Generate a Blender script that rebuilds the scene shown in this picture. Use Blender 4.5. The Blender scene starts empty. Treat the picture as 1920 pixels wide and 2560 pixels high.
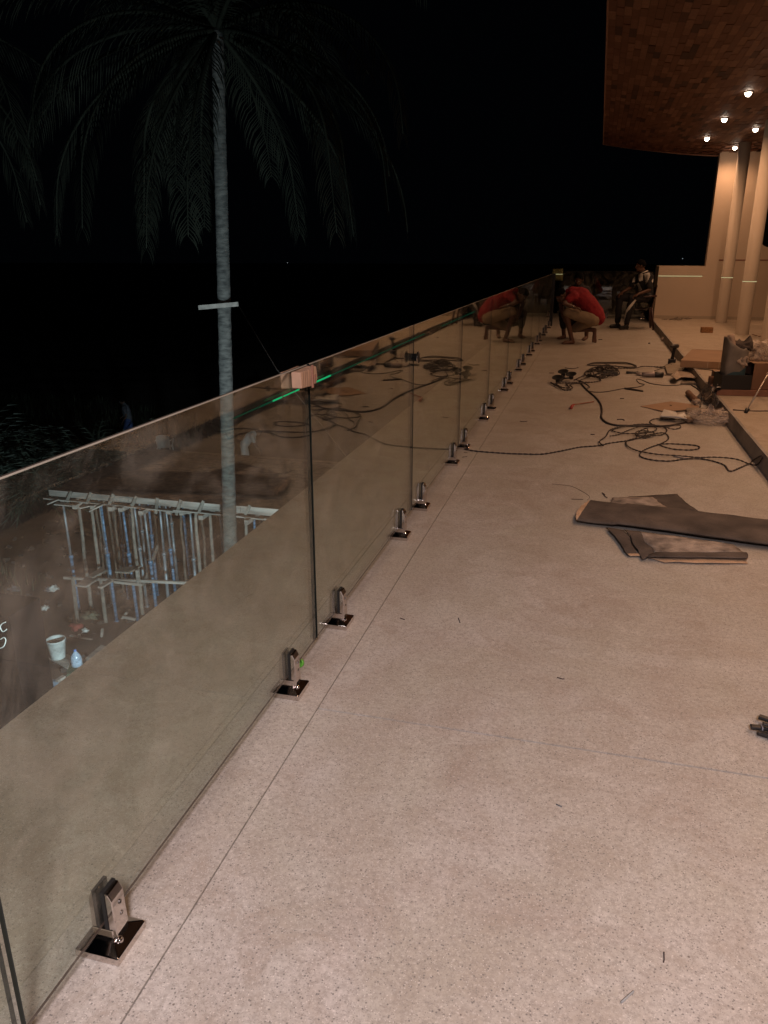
import bpy, bmesh, math, random
import numpy as np
from mathutils import Vector, Matrix, noise
random.seed(7)
S = bpy.context.scene
COL = S.collection
rad = math.radians

# ------------------------------------------------------------------ camera
H = 1.45
PITCH = rad(18.6)
PSI = rad(15.06)
cam_d = bpy.data.cameras.new('camera')
cam = bpy.data.objects.new('camera', cam_d); COL.objects.link(cam)
cam.location = (0, 0, H)
cam.rotation_euler = (rad(90) - PITCH, 0, PSI)
cam_d.sensor_fit = 'VERTICAL'; cam_d.sensor_height = 36; cam_d.sensor_width = 27
cam_d.lens = 36 * 1899 / 2560
cam_d.clip_start = 0.02; cam_d.clip_end = 1500
S.camera = cam

# ------------------------------------------------------------------ world: overcast tropical night
W = bpy.data.worlds.new('World'); S.world = W; W.use_nodes = True
bg = W.node_tree.nodes['Background']
bg.inputs['Color'].default_value = (0.25, 0.32, 0.5, 1)
bg.inputs['Strength'].default_value = 0.0012
S.view_settings.view_transform = 'Standard'
S.view_settings.look = 'None'
S.view_settings.gamma = 1
S.view_settings.exposure = 0.22
S.view_settings.use_curve_mapping = False
S.render.engine = 'CYCLES'
S.cycles.max_bounces = 8
S.cycles.transparent_max_bounces = 40
S.cycles.caustics_reflective = True
S.cycles.sample_clamp_indirect = 4
S.cycles.use_denoising = True

# ------------------------------------------------------------------ lights of the place
def spot(name, loc, power, col, angle=150, blend=0.9, radius=0.05, aim=None):
    d = bpy.data.lights.new(name, 'SPOT'); d.energy = power; d.color = col
    d.spot_size = rad(angle); d.spot_blend = blend; d.shadow_soft_size = radius
    o = bpy.data.objects.new(name, d); COL.objects.link(o); o.location = loc
    if aim is not None:
        o.rotation_euler = (Vector(aim) - Vector(loc)).to_track_quat('-Z', 'Y').to_euler()
    return o
WARM = (1.0, 0.53, 0.28)
NEARW = (1.0, 0.62, 0.40)
LROW1, LROW2 = [], []     # downlights of the two rows (x, y)
for k in range(9): LROW1.append((1.79, 17.05 - 2.2 * k))
for k in range(9): LROW2.append((2.47, 18.25 - 2.2 * k))
def ceil_z(x, y=10.0):
    r = max(0.0, min(1.0, (x - 0.6) / 1.7)); r = r * r * (3 - 2 * r); q = max(0.0, min(1.0, (18.9 - y) / 1.1)) ** 0.5
    return 3.47 + (0.30 * ((2.3 - x) / 2.4) ** 1.4 if x < 2.3 else 0.0) + 0.13 * r * q
for i, (x, y) in enumerate(LROW1 + LROW2):
    near = max(0, min(1, (6.5 - y) / 5))
    col = tuple(WARM[c] * (1 - near) + NEARW[c] * near for c in range(3))
    spot('downlight_lamp', (x, y, ceil_z(x, y) - 0.09), 46 + 18 * near, col, 160, 1.0, 0.04, (x, y, 0))
# unseen lamp added behind the camera, cool light on the near floor
spot('rear_fill_lamp', (0.45, -1.1, 2.7), 490, (1.0, 0.88, 0.94), 112, 1.0, 0.22, (-0.4, 0.7, 0))
# site floodlight on the lower ground, off to the left
spot('flood_lamp', (-2.1, 4.4, -2.7), 2300, (0.62, 0.85, 1.0), 150, 1.0, 0.12, (-9.6, 15.0, -4.2))

# ------------------------------------------------------------------ photo ray helpers (native photo pixels -> points of the place)
_F = np.array([-math.sin(PSI) * math.cos(PITCH), math.cos(PSI) * math.cos(PITCH), -math.sin(PITCH)])
_R = np.array([math.cos(PSI), math.sin(PSI), 0.0]); _U = np.cross(_R, _F); _C = np.array([0, 0, H])
def ray(x, y): return _F + _R * (x - 960) / 1899. - _U * (y - 1280) / 1899.
def fl(x, y, z=0.0):
    d = ray(x, y); return Vector(_C + (z - H) / d[2] * d)
def onx(x, y, X):
    d = ray(x, y); return Vector(_C + X / d[0] * d)
def ony(x, y, Y):
    d = ray(x, y); return Vector(_C + Y / d[1] * d)
def A_(x, y): return 1300 + x / 2.676, 620 + y / 2.676
def B_(x, y): return 1560 + x / 4.608, 900 + y / 4.608
def C_(x, y): return 1380 + x / 5.184, 880 + y / 5.184
def D_(x, y): return 1720 + x / 7.9, 780 + y / 7.9
def E_(x, y): return 1380 + x / 5.53, 640 + y / 5.53
def G_(x, y): return 100 + x / 2.5136, 1150 + y / 2.5136
def K_(x, y): return x / 4.1475, 1350 + y / 4.1475

# ------------------------------------------------------------------ materials
MATS = {}
def nt(m): return m.node_tree.nodes, m.node_tree.links
def mat(name, col, rough=0.7, metal=0.0, var=0.15, scale=12.0, bump=0.0, bscale=None, spec=0.5, coat=0, st=None):
    if name in MATS: return MATS[name]
    m = bpy.data.materials.new(name); m.use_nodes = True
    N, L = nt(m); b = N['Principled BSDF']
    b.inputs['Roughness'].default_value = rough; b.inputs['Metallic'].default_value = metal
    b.inputs['Specular IOR Level'].default_value = spec
    tc = N.new('ShaderNodeTexCoord'); no = N.new('ShaderNodeTexNoise')
    no.inputs['Scale'].default_value = scale; no.inputs['Detail'].default_value = 6
    src = tc.outputs['Object']
    if st:
        mp = N.new('ShaderNodeMapping'); mp.inputs['Scale'].default_value = st; L.new(src, mp.inputs['Vector']); src = mp.outputs['Vector']
    L.new(src, no.inputs['Vector'])
    cr = N.new('ShaderNodeValToRGB')
    cr.color_ramp.elements[0].position = 0.3; cr.color_ramp.elements[1].position = 0.72
    cr.color_ramp.elements[0].color = tuple(c * (1 - var) for c in col) + (1,)
    cr.color_ramp.elements[1].color = tuple(min(1, c * (1 + var)) for c in col) + (1,)
    L.new(no.outputs['Fac'], cr.inputs['Fac']); L.new(cr.outputs['Color'], b.inputs['Base Color'])
    if bump:
        n2 = N.new('ShaderNodeTexNoise'); n2.inputs['Scale'].default_value = bscale or scale * 3; n2.inputs['Detail'].default_value = 4
        L.new(src, n2.inputs['Vector'])
        bp = N.new('ShaderNodeBump'); bp.inputs['Strength'].default_value = bump; bp.inputs['Distance'].default_value = 0.01
        L.new(n2.outputs['Fac'], bp.inputs['Height']); L.new(bp.outputs['Normal'], b.inputs['Normal'])
    MATS[name] = m; return m

def mixc(N, L, fac, a, b, mode='MIX'):
    x = N.new('ShaderNodeMix'); x.data_type = 'RGBA'; x.blend_type = mode
    if isinstance(fac, (int, float)): x.inputs['Factor'].default_value = fac
    else: L.new(fac, x.inputs['Factor'])
    for i, v in ((6, a), (7, b)):
        if isinstance(v, tuple): x.inputs[i].default_value = v
        else: L.new(v, x.inputs[i])
    return x.outputs[2]
def ramp(N, L, fac, p0, p1, c0=(0, 0, 0, 1), c1=(1, 1, 1, 1)):
    r = N.new('ShaderNodeValToRGB'); r.color_ramp.elements[0].position = p0; r.color_ramp.elements[1].position = p1
    r.color_ramp.elements[0].color = c0; r.color_ramp.elements[1].color = c1
    L.new(fac, r.inputs['Fac']); return r.outputs['Color']
def noise_n(N, L, vec, scale, detail=5, rough=0.55, dist=0.0):
    n = N.new('ShaderNodeTexNoise'); n.inputs['Scale'].default_value = scale; n.inputs['Detail'].default_value = detail
    n.inputs['Roughness'].default_value = rough; n.inputs['Distortion'].default_value = dist
    L.new(vec, n.inputs['Vector']); return n.outputs['Fac']

def terrazzo(name, base, stain, rough=0.45, speck=1.0):
    """ground and polished concrete: fine dark and light grains, wide stains, pale wear"""
    m = bpy.data.materials.new(name); m.use_nodes = True; N, L = nt(m); b = N['Principled BSDF']
    geo = N.new('ShaderNodeNewGeometry'); P = geo.outputs['Position']
    big = noise_n(N, L, P, 0.9, 9, 0.74, 1.2)
    c = mixc(N, L, ramp(N, L, big, 0.40, 0.60), tuple(base) + (1,), tuple(stain) + (1,))
    mid = noise_n(N, L, P, 5.0, 8, 0.7, 0.9)
    c = mixc(N, L, ramp(N, L, mid, 0.46, 0.66, (0, 0, 0, 1), (0.8, 0.8, 0.8, 1)), c, (base[0] * 0.68, base[1] * 0.60, base[2] * 0.53, 1))
    wear = noise_n(N, L, P, 2.1, 9, 0.74, 1.4)
    c = mixc(N, L, ramp(N, L, wear, 0.56, 0.72, (0, 0, 0, 1), (0.42, 0.42, 0.42, 1)), c, (base[0] * 1.35, base[1] * 1.36, base[2] * 1.38, 1))
    scuff = noise_n(N, L, P, 3.6, 10, 0.8, 2.6)
    c = mixc(N, L, ramp(N, L, scuff, 0.56, 0.68, (0, 0, 0, 1), (0.45, 0.45, 0.45, 1)), c, (base[0] * 1.5, base[1] * 1.5, base[2] * 1.52, 1))
    dk = noise_n(N, L, P, 2.7, 9, 0.78, 0.9)
    c = mixc(N, L, ramp(N, L, dk, 0.56, 0.70, (0, 0, 0, 1), (0.55, 0.55, 0.55, 1)), c, (base[0] * 0.60, base[1] * 0.52, base[2] * 0.46, 1))
    hue = noise_n(N, L, P, 1.7, 6, 0.6, 0.8)
    c = mixc(N, L, ramp(N, L, hue, 0.40, 0.66, (0, 0, 0, 1), (0.5, 0.5, 0.5, 1)), c, (base[0] * 0.90, base[1] * 0.93, base[2] * 0.84, 1))
    gr1 = noise_n(N, L, P, 60, 6, 0.85)
    c = mixc(N, L, ramp(N, L, gr1, 0.44, 0.60, (0, 0, 0, 1), (0.62 * speck,) * 3 + (1,)), c, (base[0] * 0.52, base[1] * 0.50, base[2] * 0.47, 1))
    gr2 = noise_n(N, L, P, 130, 3, 0.7)
    c = mixc(N, L, ramp(N, L, gr2, 0.55, 0.70, (0, 0, 0, 1), (0.40 * speck,) * 3 + (1,)), c, (base[0] * 1.5, base[1] * 1.5, base[2] * 1.5, 1))
    # aggregate grains in two sizes
    for sc, th, dark, amt in ((120, 0.30, 0.32, 0.85 * speck), (230, 0.34, 0.4, 0.7 * speck), (150, 0.24, 1.6, 0.5 * speck)):
        v = N.new('ShaderNodeTexVoronoi'); v.inputs['Scale'].default_value = sc; L.new(P, v.inputs['Vector'])
        sel = ramp(N, L, v.outputs['Color'], 0.55, 0.62)
        near = ramp(N, L, v.outputs['Distance'], th * 0.7, th, (1, 1, 1, 1), (0, 0, 0, 1))
        mu = N.new('ShaderNodeMath'); mu.operation = 'MULTIPLY'; L.new(sel, mu.inputs[0]); L.new(near, mu.inputs[1])
        m2 = N.new('ShaderNodeMath'); m2.operation = 'MULTIPLY'; L.new(mu.outputs[0], m2.inputs[0]); m2.inputs[1].default_value = amt
        c = mixc(N, L, m2.outputs[0], c, (base[0] * dark, base[1] * dark, base[2] * dark, 1))
    # odd larger pebbles
    v = N.new('ShaderNodeTexVoronoi'); v.inputs['Scale'].default_value = 38; L.new(P, v.inputs['Vector'])
    sel = ramp(N, L, v.outputs['Color'], 0.80, 0.84); near = ramp(N, L, v.outputs['Distance'], 0.08, 0.12, (1, 1, 1, 1), (0, 0, 0, 1))
    mu = N.new('ShaderNodeMath'); mu.operation = 'MULTIPLY'; L.new(sel, mu.inputs[0]); L.new(near, mu.inputs[1])
    c = mixc(N, L, mu.outputs[0], c, (base[0] * 0.35, base[1] * 0.32, base[2] * 0.3, 1))
    L.new(c, b.inputs['Base Color'])
    rr = ramp(N, L, wear, 0.3, 0.7, (rough - 0.08,) * 3 + (1,), (rough + 0.15,) * 3 + (1,))
    L.new(rr, b.inputs['Roughness'])
    fine = noise_n(N, L, P, 160, 3)
    bp = N.new('ShaderNodeBump'); bp.inputs['Strength'].default_value = 0.12; bp.inputs['Distance'].default_value = 0.002
    L.new(fine, bp.inputs['Height']); L.new(bp.outputs['Normal'], b.inputs['Normal'])
    MATS[name] = m; return m

terr = terrazzo('terrazzo', (0.51, 0.475, 0.435), (0.40, 0.345, 0.29), 0.55)
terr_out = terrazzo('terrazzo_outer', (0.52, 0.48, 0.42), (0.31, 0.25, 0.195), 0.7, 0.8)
terr_r = terrazzo('screed', (0.50, 0.42, 0.34), (0.44, 0.36, 0.28), 0.7, 0.5)

# glass sheet: clear through, mirror by angle, both ways; a breath of dust
def glass_mat(name, tint, dust=0.03):
    m = bpy.data.materials.new(name); m.use_nodes = True; N, L = nt(m)
    for n in list(N): N.remove(n)
    out = N.new('ShaderNodeOutputMaterial'); geo = N.new('ShaderNodeNewGeometry')
    dot = N.new('ShaderNodeVectorMath'); dot.operation = 'DOT_PRODUCT'
    L.new(geo.outputs['Incoming'], dot.inputs[0]); L.new(geo.outputs['Normal'], dot.inputs[1])
    ab = N.new('ShaderNodeMath'); ab.operation = 'ABSOLUTE'; L.new(dot.outputs['Value'], ab.inputs[0])
    su = N.new('ShaderNodeMath'); su.operation = 'SUBTRACT'; su.inputs[0].default_value = 1; L.new(ab.outputs[0], su.inputs[1])
    po = N.new('ShaderNodeMath'); po.operation = 'POWER'; L.new(su.outputs[0], po.inputs[0]); po.inputs[1].default_value = 5
    ma = N.new('ShaderNodeMath'); ma.operation = 'MULTIPLY_ADD'; L.new(po.outputs[0], ma.inputs[0]); ma.inputs[1].default_value = 0.957; ma.inputs[2].default_value = 0.043
    tr = N.new('ShaderNodeBsdfTransparent'); tr.inputs['Color'].default_value = tint + (1,)
    gl = N.new('ShaderNodeBsdfGlossy'); gl.inputs['Roughness'].default_value = 0.0; gl.inputs['Color'].default_value = (0.96, 0.98, 0.94, 1)
    df = N.new('ShaderNodeBsdfDiffuse'); df.inputs['Color'].default_value = (0.55, 0.50, 0.42, 1)
    nz = noise_n(N, L, geo.outputs['Position'], 3.2, 8, 0.7, 1.5)
    du = ramp(N, L, nz, 0.46, 0.72, (dust * 0.25,) * 3 + (1,), (dust * 3.2,) * 3 + (1,))
    m1 = N.new('ShaderNodeMixShader'); L.new(du, m1.inputs[0]); L.new(tr.outputs[0], m1.inputs[1]); L.new(df.outputs[0], m1.inputs[2])
    m2 = N.new('ShaderNodeMixShader'); L.new(ma.outputs[0], m2.inputs[0]); L.new(m1.outputs[0], m2.inputs[1]); L.new(gl.outputs[0], m2.inputs[2])
    L.new(m2.outputs[0], out.inputs['Surface']); MATS[name] = m; return m
glass = glass_mat('clear_glass', (0.93, 0.955, 0.925), 0.045)
glass_edge = mat('glass_edge', (0.004, 0.008, 0.007), 0.3, 0, 0.2, 8)
glass_top = mat('glass_top_edge', (0.07, 0.058, 0.045), 0.5, 0, 0.3, 5)
arris_lit = mat('glass_arris_lit', (0.30, 0.27, 0.22), 0.5, 0, 0.1, 5)  # paler than the top face: the caught light is put into the colour
steel = mat('polished_steel', (0.62, 0.56, 0.52), 0.10, 1.0, 0.05, 20)
steel_d = mat('steel_bolt', (0.25, 0.24, 0.23), 0.25, 1.0)
rubber = mat('black_rubber', (0.012, 0.012, 0.012), 0.5)
blackp = mat('black_plastic', (0.018, 0.017, 0.017), 0.4, 0, 0.2)
cable_m = mat('cable_dark', (0.035, 0.025, 0.022), 0.6, 0, 0.3, 30)
plaster = mat('cream_plaster', (0.60, 0.50, 0.40), 0.85, 0, 0.05, 1.2, 0.1, 60)
plaster_low = mat('bare_plaster', (0.46, 0.39, 0.31), 0.9, 0, 0.12, 1.5, 0.2, 60)
column_m = mat('column_paint', (0.62, 0.53, 0.43), 0.75, 0, 0.04, 2)
kerb_m = mat('grey_mortar', (0.34, 0.31, 0.28), 0.9, 0, 0.25, 4, 0.4, 40)
card = mat('cardboard', (0.36, 0.235, 0.15), 0.85, 0, 0.1, 5)
card_d = mat('cardboard_dark', (0.21, 0.115, 0.07), 0.85, 0, 0.15, 5)
felt = mat('grey_felt', (0.095, 0.075, 0.062), 0.95, 0, 0.5, 5, 0.7, 50)
felt2 = mat('dusty_felt', (0.30, 0.25, 0.21), 0.95, 0, 0.6, 14, 0.5, 90)
tan = mat('tan_backing', (0.50, 0.34, 0.22), 0.9, 0, 0.2, 10, 0.3, 60)
wood = mat('raw_wood', (0.42, 0.26, 0.17), 0.8, 0, 0.45, 8, 0.6, 14, st=(1, 10, 1))
wood_g = mat('weathered_wood', (0.22, 0.185, 0.15), 0.9, 0, 0.4, 9, 0.5, 30)
wood_p = mat('formwork_plank', (0.30, 0.25, 0.21), 0.9, 0, 0.6, 3, 0.6, 9, st=(0.5, 3, 4))
wood_r = mat('reddish_plank', (0.27, 0.13, 0.085), 0.8, 0, 0.25, 5, 0.2, 30)
prop_blue = mat('prop_blue_paint', (0.10, 0.20, 0.31), 0.5, 0.2, 0.7, 4, st=(1, 1, 4))
prop_grey = mat('prop_zinc', (0.28, 0.31, 0.33), 0.5, 0.5, 0.4, 7)
prop_rust = mat('prop_rust', (0.16, 0.12, 0.09), 0.9, 0.1, 0.5, 8)
soil = mat('red_soil', (0.065, 0.040, 0.028), 0.95, 0, 0.4, 1.3, 0.8, 6)
skin = mat('dark_skin', (0.115, 0.055, 0.035), 0.5, 0, 0.1, 20)
skin_l = mat('brown_skin', (0.16, 0.09, 0.06), 0.55, 0, 0.1, 20)
hair = mat('black_hair', (0.004, 0.0035, 0.0035), 0.95, spec=0.1)
redcloth = mat('red_cloth', (0.24, 0.013, 0.02), 0.9, 0, 0.15, 12, 0.5, 25)
khaki = mat('khaki_cloth', (0.26, 0.19, 0.12), 0.9, 0, 0.12, 12, 0.4, 25)
blackcloth = mat('black_cloth', (0.016, 0.015, 0.018), 0.9, 0, 0.2, 12, 0.4, 25)
whitecloth = mat('white_cloth', (0.60, 0.58, 0.54), 0.9, 0, 0.06, 12, 0.3, 25)
bluecloth = mat('blue_cloth', (0.06, 0.09, 0.22), 0.9, 0, 0.2, 12)
greycloth = mat('grey_cloth', (0.12, 0.12, 0.13), 0.9, 0, 0.2, 12)
whitep = mat('white_plastic', (0.62, 0.60, 0.55), 0.45, 0, 0.08, 8)
greenp = mat('green_plastic', (0.13, 0.42, 0.05), 0.35)
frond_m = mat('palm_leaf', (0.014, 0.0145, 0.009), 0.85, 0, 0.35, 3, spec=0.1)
bark_m = mat('palm_bark', (0.078, 0.070, 0.058), 0.95, 0, 0.6, 5, 1.0, 7, st=(1.6, 1.6, 5))
bush_m = mat('bush_leaf', (0.075, 0.09, 0.06), 0.6, 0, 0.4, 2)
grass_m = mat('grass_blade', (0.045, 0.055, 0.025), 0.7, 0, 0.4, 2)
conc_m = mat('site_concrete', (0.13, 0.13, 0.13), 0.9, 0, 0.3, 3, 0.5, 30)
def emis(name, col, strength):
    m = bpy.data.materials.new(name); m.use_nodes = True; N, L = nt(m)
    for n in list(N): N.remove(n)
    o = N.new('ShaderNodeOutputMaterial'); e = N.new('ShaderNodeEmission'); e.inputs['Color'].default_value = col + (1,); e.inputs['Strength'].default_value = strength
    L.new(e.outputs[0], o.inputs['Surface']); MATS[name] = m; return m
lamp_e = emis('lamp_glow', (1.0, 0.80, 0.62), 22)
laser_g = emis('laser_green', (0.03, 0.85, 0.30), 0.36)  # laser lines glow as thin strips; no lamp casts them
laser_w = emis('laser_pale', (0.75, 0.70, 0.36), 0.55)
def film(name, col, alpha, rough=0.25):
    m = bpy.data.materials.new(name); m.use_nodes = True; N, L = nt(m); b = N['Principled BSDF']
    b.inputs['Base Color'].default_value = col + (1,); b.inputs['Roughness'].default_value = rough
    geo = N.new('ShaderNodeNewGeometry'); nz = noise_n(N, L, geo.outputs['Position'], 14, 5, 0.6, 1)
    a = ramp(N, L, nz, 0.35, 0.7, (alpha * 0.5,) * 3 + (1,), (min(1, alpha * 1.4),) * 3 + (1,))
    L.new(a, b.inputs['Alpha']); MATS[name] = m; return m
bagm = film('plastic_film', (0.60, 0.50, 0.42), 0.5, 0.4)
bagg = film('grey_plastic_film', (0.20, 0.20, 0.20), 0.75)
bottle_m = film('bottle_plastic', (0.50, 0.60, 0.72), 0.6, 0.15)

# ------------------------------------------------------------------ builders
class MB:
    def __init__(s): s.v = []; s.f = []; s.mi = []; s.sm = []
    def add(s, vs, fs, mi=0, sm=False):
        o = len(s.v); s.v += [tuple(v) for v in vs]; s.f += [tuple(i + o for i in f) for f in fs]
        s.mi += [mi] * len(fs); s.sm += [sm] * len(fs); return s
    def box(s, lo, hi, mi=0, M=None):
        (x0, y0, z0), (x1, y1, z1) = lo, hi
        vs = [Vector(p) for p in ((x0, y0, z0), (x1, y0, z0), (x1, y1, z0), (x0, y1, z0), (x0, y0, z1), (x1, y0, z1), (x1, y1, z1), (x0, y1, z1))]
        if M is not None: vs = [M @ v for v in vs]
        return s.add(vs, [(0, 3, 2, 1), (4, 5, 6, 7), (0, 1, 5, 4), (1, 2, 6, 5), (2, 3, 7, 6), (3, 0, 4, 7)], mi)
    def beam(s, a, b, w, h, mi=0, up=(0, 0, 1)):
        a = Vector(a); b = Vector(b); d = (b - a); l = d.length; d.normalize()
        sx = d.cross(Vector(up)); sx = sx.normalized() if sx.length > 1e-4 else Vector((1, 0, 0)); uz = sx.cross(d)
        M = Matrix((sx, d, uz)).transposed().to_4x4(); M.translation = a
        return s.box((-w / 2, 0, -h / 2), (w / 2, l, h / 2), mi, M)
    def tube(s, pts, r, n=8, mi=0, caps=True, radii=None):
        pts = [Vector(p) for p in pts]; k = len(pts)
        vs = []; fs = []; ref = None
        for i, p in enumerate(pts):
            t = (pts[min(i + 1, k - 1)] - pts[max(i - 1, 0)])
            t = t.normalized() if t.length > 1e-9 else Vector((0, 0, 1))
            if ref is None:
                ref = t.orthogonal().normalized()
            ref = (ref - t * ref.dot(t)); ref = ref.normalized() if ref.length > 1e-6 else t.orthogonal().normalized()
            b = t.cross(ref); rr = radii[i] if radii else r
            for j in range(n):
                a = 2 * math.pi * j / n; vs.append(p + ref * (math.cos(a) * rr) + b * (math.sin(a) * rr))
        for i in range(k - 1):
            for j in range(n):
                fs.append((i * n + j, i * n + (j + 1) % n, (i + 1) * n + (j + 1) % n, (i + 1) * n + j))
        if caps: fs.append(tuple(range(n - 1, -1, -1))); fs.append(tuple((k - 1) * n + j for j in range(n)))
        return s.add(vs, fs, mi, True)
    def lathe(s, prof, c=(0, 0, 0), n=24, mi=0, M=None):
        vs = []; fs = []; k = len(prof)
        for (r, z) in prof:
            for j in range(n):
                a = 2 * math.pi * j / n; v = Vector((r * math.cos(a), r * math.sin(a), z))
                v = (M @ v) if M is not None else v + Vector(c); vs.append(v)
        for i in range(k - 1):
            for j in range(n): fs.append((i * n + j, i * n + (j + 1) % n, (i + 1) * n + (j + 1) % n, (i + 1) * n + j))
        if prof[0][0] > 1e-5: fs.append(tuple(range(n - 1, -1, -1)))
        if prof[-1][0] > 1e-5: fs.append(tuple((k - 1) * n + j for j in range(n)))
        return s.add(vs, fs, mi, True)
    def poly(s, pts, z0, z1, mi=0):
        """polygon outline (x,y) raised from z0 to z1 (z may be a function of the vertex index)"""
        n = len(pts); vs = [Vector((p[0], p[1], z0)) for p in pts] + [Vector((p[0], p[1], z1)) for p in pts]
        fs = [tuple(range(n - 1, -1, -1)), tuple(range(n, 2 * n))] + [(i, (i + 1) % n, n + (i + 1) % n, n + i) for i in range(n)]
        return s.add(vs, fs, mi)
    def grid(s, fn, nu, nv, mi=0, sm=True):
        vs = [fn(i / nu, j / nv) for j in range(nv + 1) for i in range(nu + 1)]
        fs = [(j * (nu + 1) + i, j * (nu + 1) + i + 1, (j + 1) * (nu + 1) + i + 1, (j + 1) * (nu + 1) + i) for j in range(nv) for i in range(nu)]
        return s.add(vs, fs, mi, sm)
    def mesh(s, name, mats):
        me = bpy.data.meshes.new(name); me.from_pydata([tuple(v) for v in s.v], [], s.f)
        for m in (mats if isinstance(mats, (list, tuple)) else [mats]): me.materials.append(m)
        me.polygons.foreach_set('material_index', s.mi); me.polygons.foreach_set('use_smooth', s.sm)
        me.update(); return me
    def obj(s, name, mats, parent=None, off=True, bevel=0.0, solid=0.0):
        """geometry given in world coordinates; set under its parent's place"""
        if parent is not None and off:
            l = parent_world(parent); s.v = [(v[0] - l.x, v[1] - l.y, v[2] - l.z) for v in s.v]
        o = bpy.data.objects.new(name, s.mesh(name, mats)); COL.objects.link(o)
        if parent is not None: o.parent = parent
        if solid:
            m = o.modifiers.new('solid', 'SOLIDIFY'); m.thickness = solid; m.offset = 0
        if bevel:
            m = o.modifiers.new('bevel', 'BEVEL'); m.width = bevel; m.segments = 2; m.limit_method = 'ANGLE'
        return o
def parent_world(o):
    l = Vector((0, 0, 0))
    while o is not None: l += o.location; o = o.parent
    return l
def tag(o, label, cat, group=None, kind=None):
    if label: o['label'] = label
    if cat: o['category'] = cat
    if group: o['group'] = group
    if kind: o['kind'] = kind
    return o
def thing(name, label, cat, loc=(0, 0, 0), group=None):
    o = bpy.data.objects.new(name, None); COL.objects.link(o); o.location = loc; o.empty_display_size = 0.1
    return tag(o, label, cat, group)
def struct(o): o['kind'] = 'structure'; return o
def dup(root, loc, label=None, rotz=None):
    r = root.copy(); COL.objects.link(r); r.location = loc
    if rotz is not None: r.rotation_euler = (0, 0, rotz)
    if label: r['label'] = label
    for ch in list(root.children):
        c = ch.copy(); COL.objects.link(c); c.parent = r
        for g in ch.children:
            d = g.copy(); COL.objects.link(d); d.parent = c
    return r
def smooth_path(p, sub=6):
    p = [Vector(q) for q in p]; out = []
    for i in range(len(p) - 1):
        p0 = p[max(i - 1, 0)]; p1 = p[i]; p2 = p[i + 1]; p3 = p[min(i + 2, len(p) - 1)]
        for k in range(sub):
            t = k / sub; t2 = t * t; t3 = t2 * t
            out.append(0.5 * ((2 * p1) + (-p0 + p2) * t + (2 * p0 - 5 * p1 + 4 * p2 - p3) * t2 + (-p0 + 3 * p1 - 3 * p2 + p3) * t3))
    out.append(p[-1]); return out
def resample(p, step):
    out = [p[0].copy()]; acc = 0.0
    for i in range(1, len(p)):
        a = p[i - 1]; b = p[i]; l = (b - a).length
        if l < 1e-7: continue
        t = step - acc
        while t <= l: out.append(a.lerp(b, t / l)); t += step
        acc = l - (t - step)
    out.append(p[-1].copy()); return out

# ================================================================== SETTING
XK = 1.245      # kerb line
XG = -0.926     # balustrade line
XJ = -0.795     # floor joint
base = struct(MB().box((-1.75, -4, -0.35), (XK + 0.02, 21.5, -0.012)).obj('terrace_floor', kerb_m))
base.data.materials.clear(); base.data.materials.append(mat('joint_dirt', (0.02, 0.014, 0.011), 0.95))
g = 0.0022
def slab(x0, x1, y0, y1, m):
    o = MB().box((x0, y0, -0.011), (x1, y1, 0.0)).obj('floor_slab', m, base); return o
slab(XG - 0.004, XJ - g, -4, 21.49, terr)
slab(XJ + g, XK - 0.001, -4, 2.09 - g * 1.7, terr)
slab(XJ + g, XK - 0.001, 2.09 + g * 1.7, 21.49, terr)
slab(-1.045, XG - 0.0045, -4, 21.49, terr)
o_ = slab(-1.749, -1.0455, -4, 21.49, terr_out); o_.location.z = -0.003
# raised floor with its mortared step
rf = struct(MB().box((XK + 0.012, -4, -0.35), (9, 18.75, 0.12)).obj('raised_floor', terr_r))
kb = MB()
def kf(u, v):
    y = -4 + 22.75 * u
    dx = noise.noise(Vector((y * 1.3, v, 3.1))) * 0.006
    return Vector((XK + dx - 0.010 + 0.012 * v, y, -0.001 + 0.1225 * v))
kb.grid(kf, 260, 2); kb.grid(lambda u, v: kf(u, 1) + Vector((0.024 * v + 0.004 * noise.noise(Vector((u * 90, 1, 1))) * v, 0, 0.0005)), 260, 1)
struct(kb.obj('step_kerb', kerb_m))

# lower ground: one sheet out past the horizon, with a rough bank on the left
def gz(x, y):
    n = noise.fractal(Vector((x * 0.35, y * 0.35, 0)), 1.0, 2.0, 4) * 0.10
    bank = 1.0 * max(0, min(1, (-x - 13.5) / 6)) if y < 60 else 0
    return -5.0 + n * (1 if abs(x) < 60 else 3) + bank * 0.8
def axis(a, b, c, fine, k):
    l = [c + i * fine for i in range(int((a - c) / fine), int((b - c) / fine) + 1)]
    o1 = [l[-1] + 10 * 1.6 ** i for i in range(k)]; o0 = [l[0] - 10 * 1.6 ** i for i in range(k)]
    return sorted(o0 + l + o1)
gx = axis(-28, 4, 0, 0.5, 10); gy = axis(-4, 40, 0, 0.5, 10)
vs = [(x, y, gz(x, y)) for y in gy for x in gx]; nx_ = len(gx)
fs = [(j * nx_ + i, j * nx_ + i + 1, (j + 1) * nx_ + i + 1, (j + 1) * nx_ + i) for j in range(len(gy) - 1) for i in range(nx_ - 1)]
gnd = MB().add(vs, fs, 0, True).obj('ground', soil); struct(gnd)
# earth and basement wall under the terrace
struct(MB().box((-1.3, -4, -5.4), (9, 21.2, -0.351)).obj('basement_wall', conc_m))

# ------------------------------------------------------------------ back wall of the terrace
WY = 18.75
wl = thing('boundary_wall', 'cream plastered wall closing the terrace, low at left and rising to the ceiling', 'wall', (2.5, WY, 0.12))
MB().box((1.30, WY, 0.10), (2.265, WY + 1.1, 1.245)).obj('low_wall', plaster, wl)
tw = MB()
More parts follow.
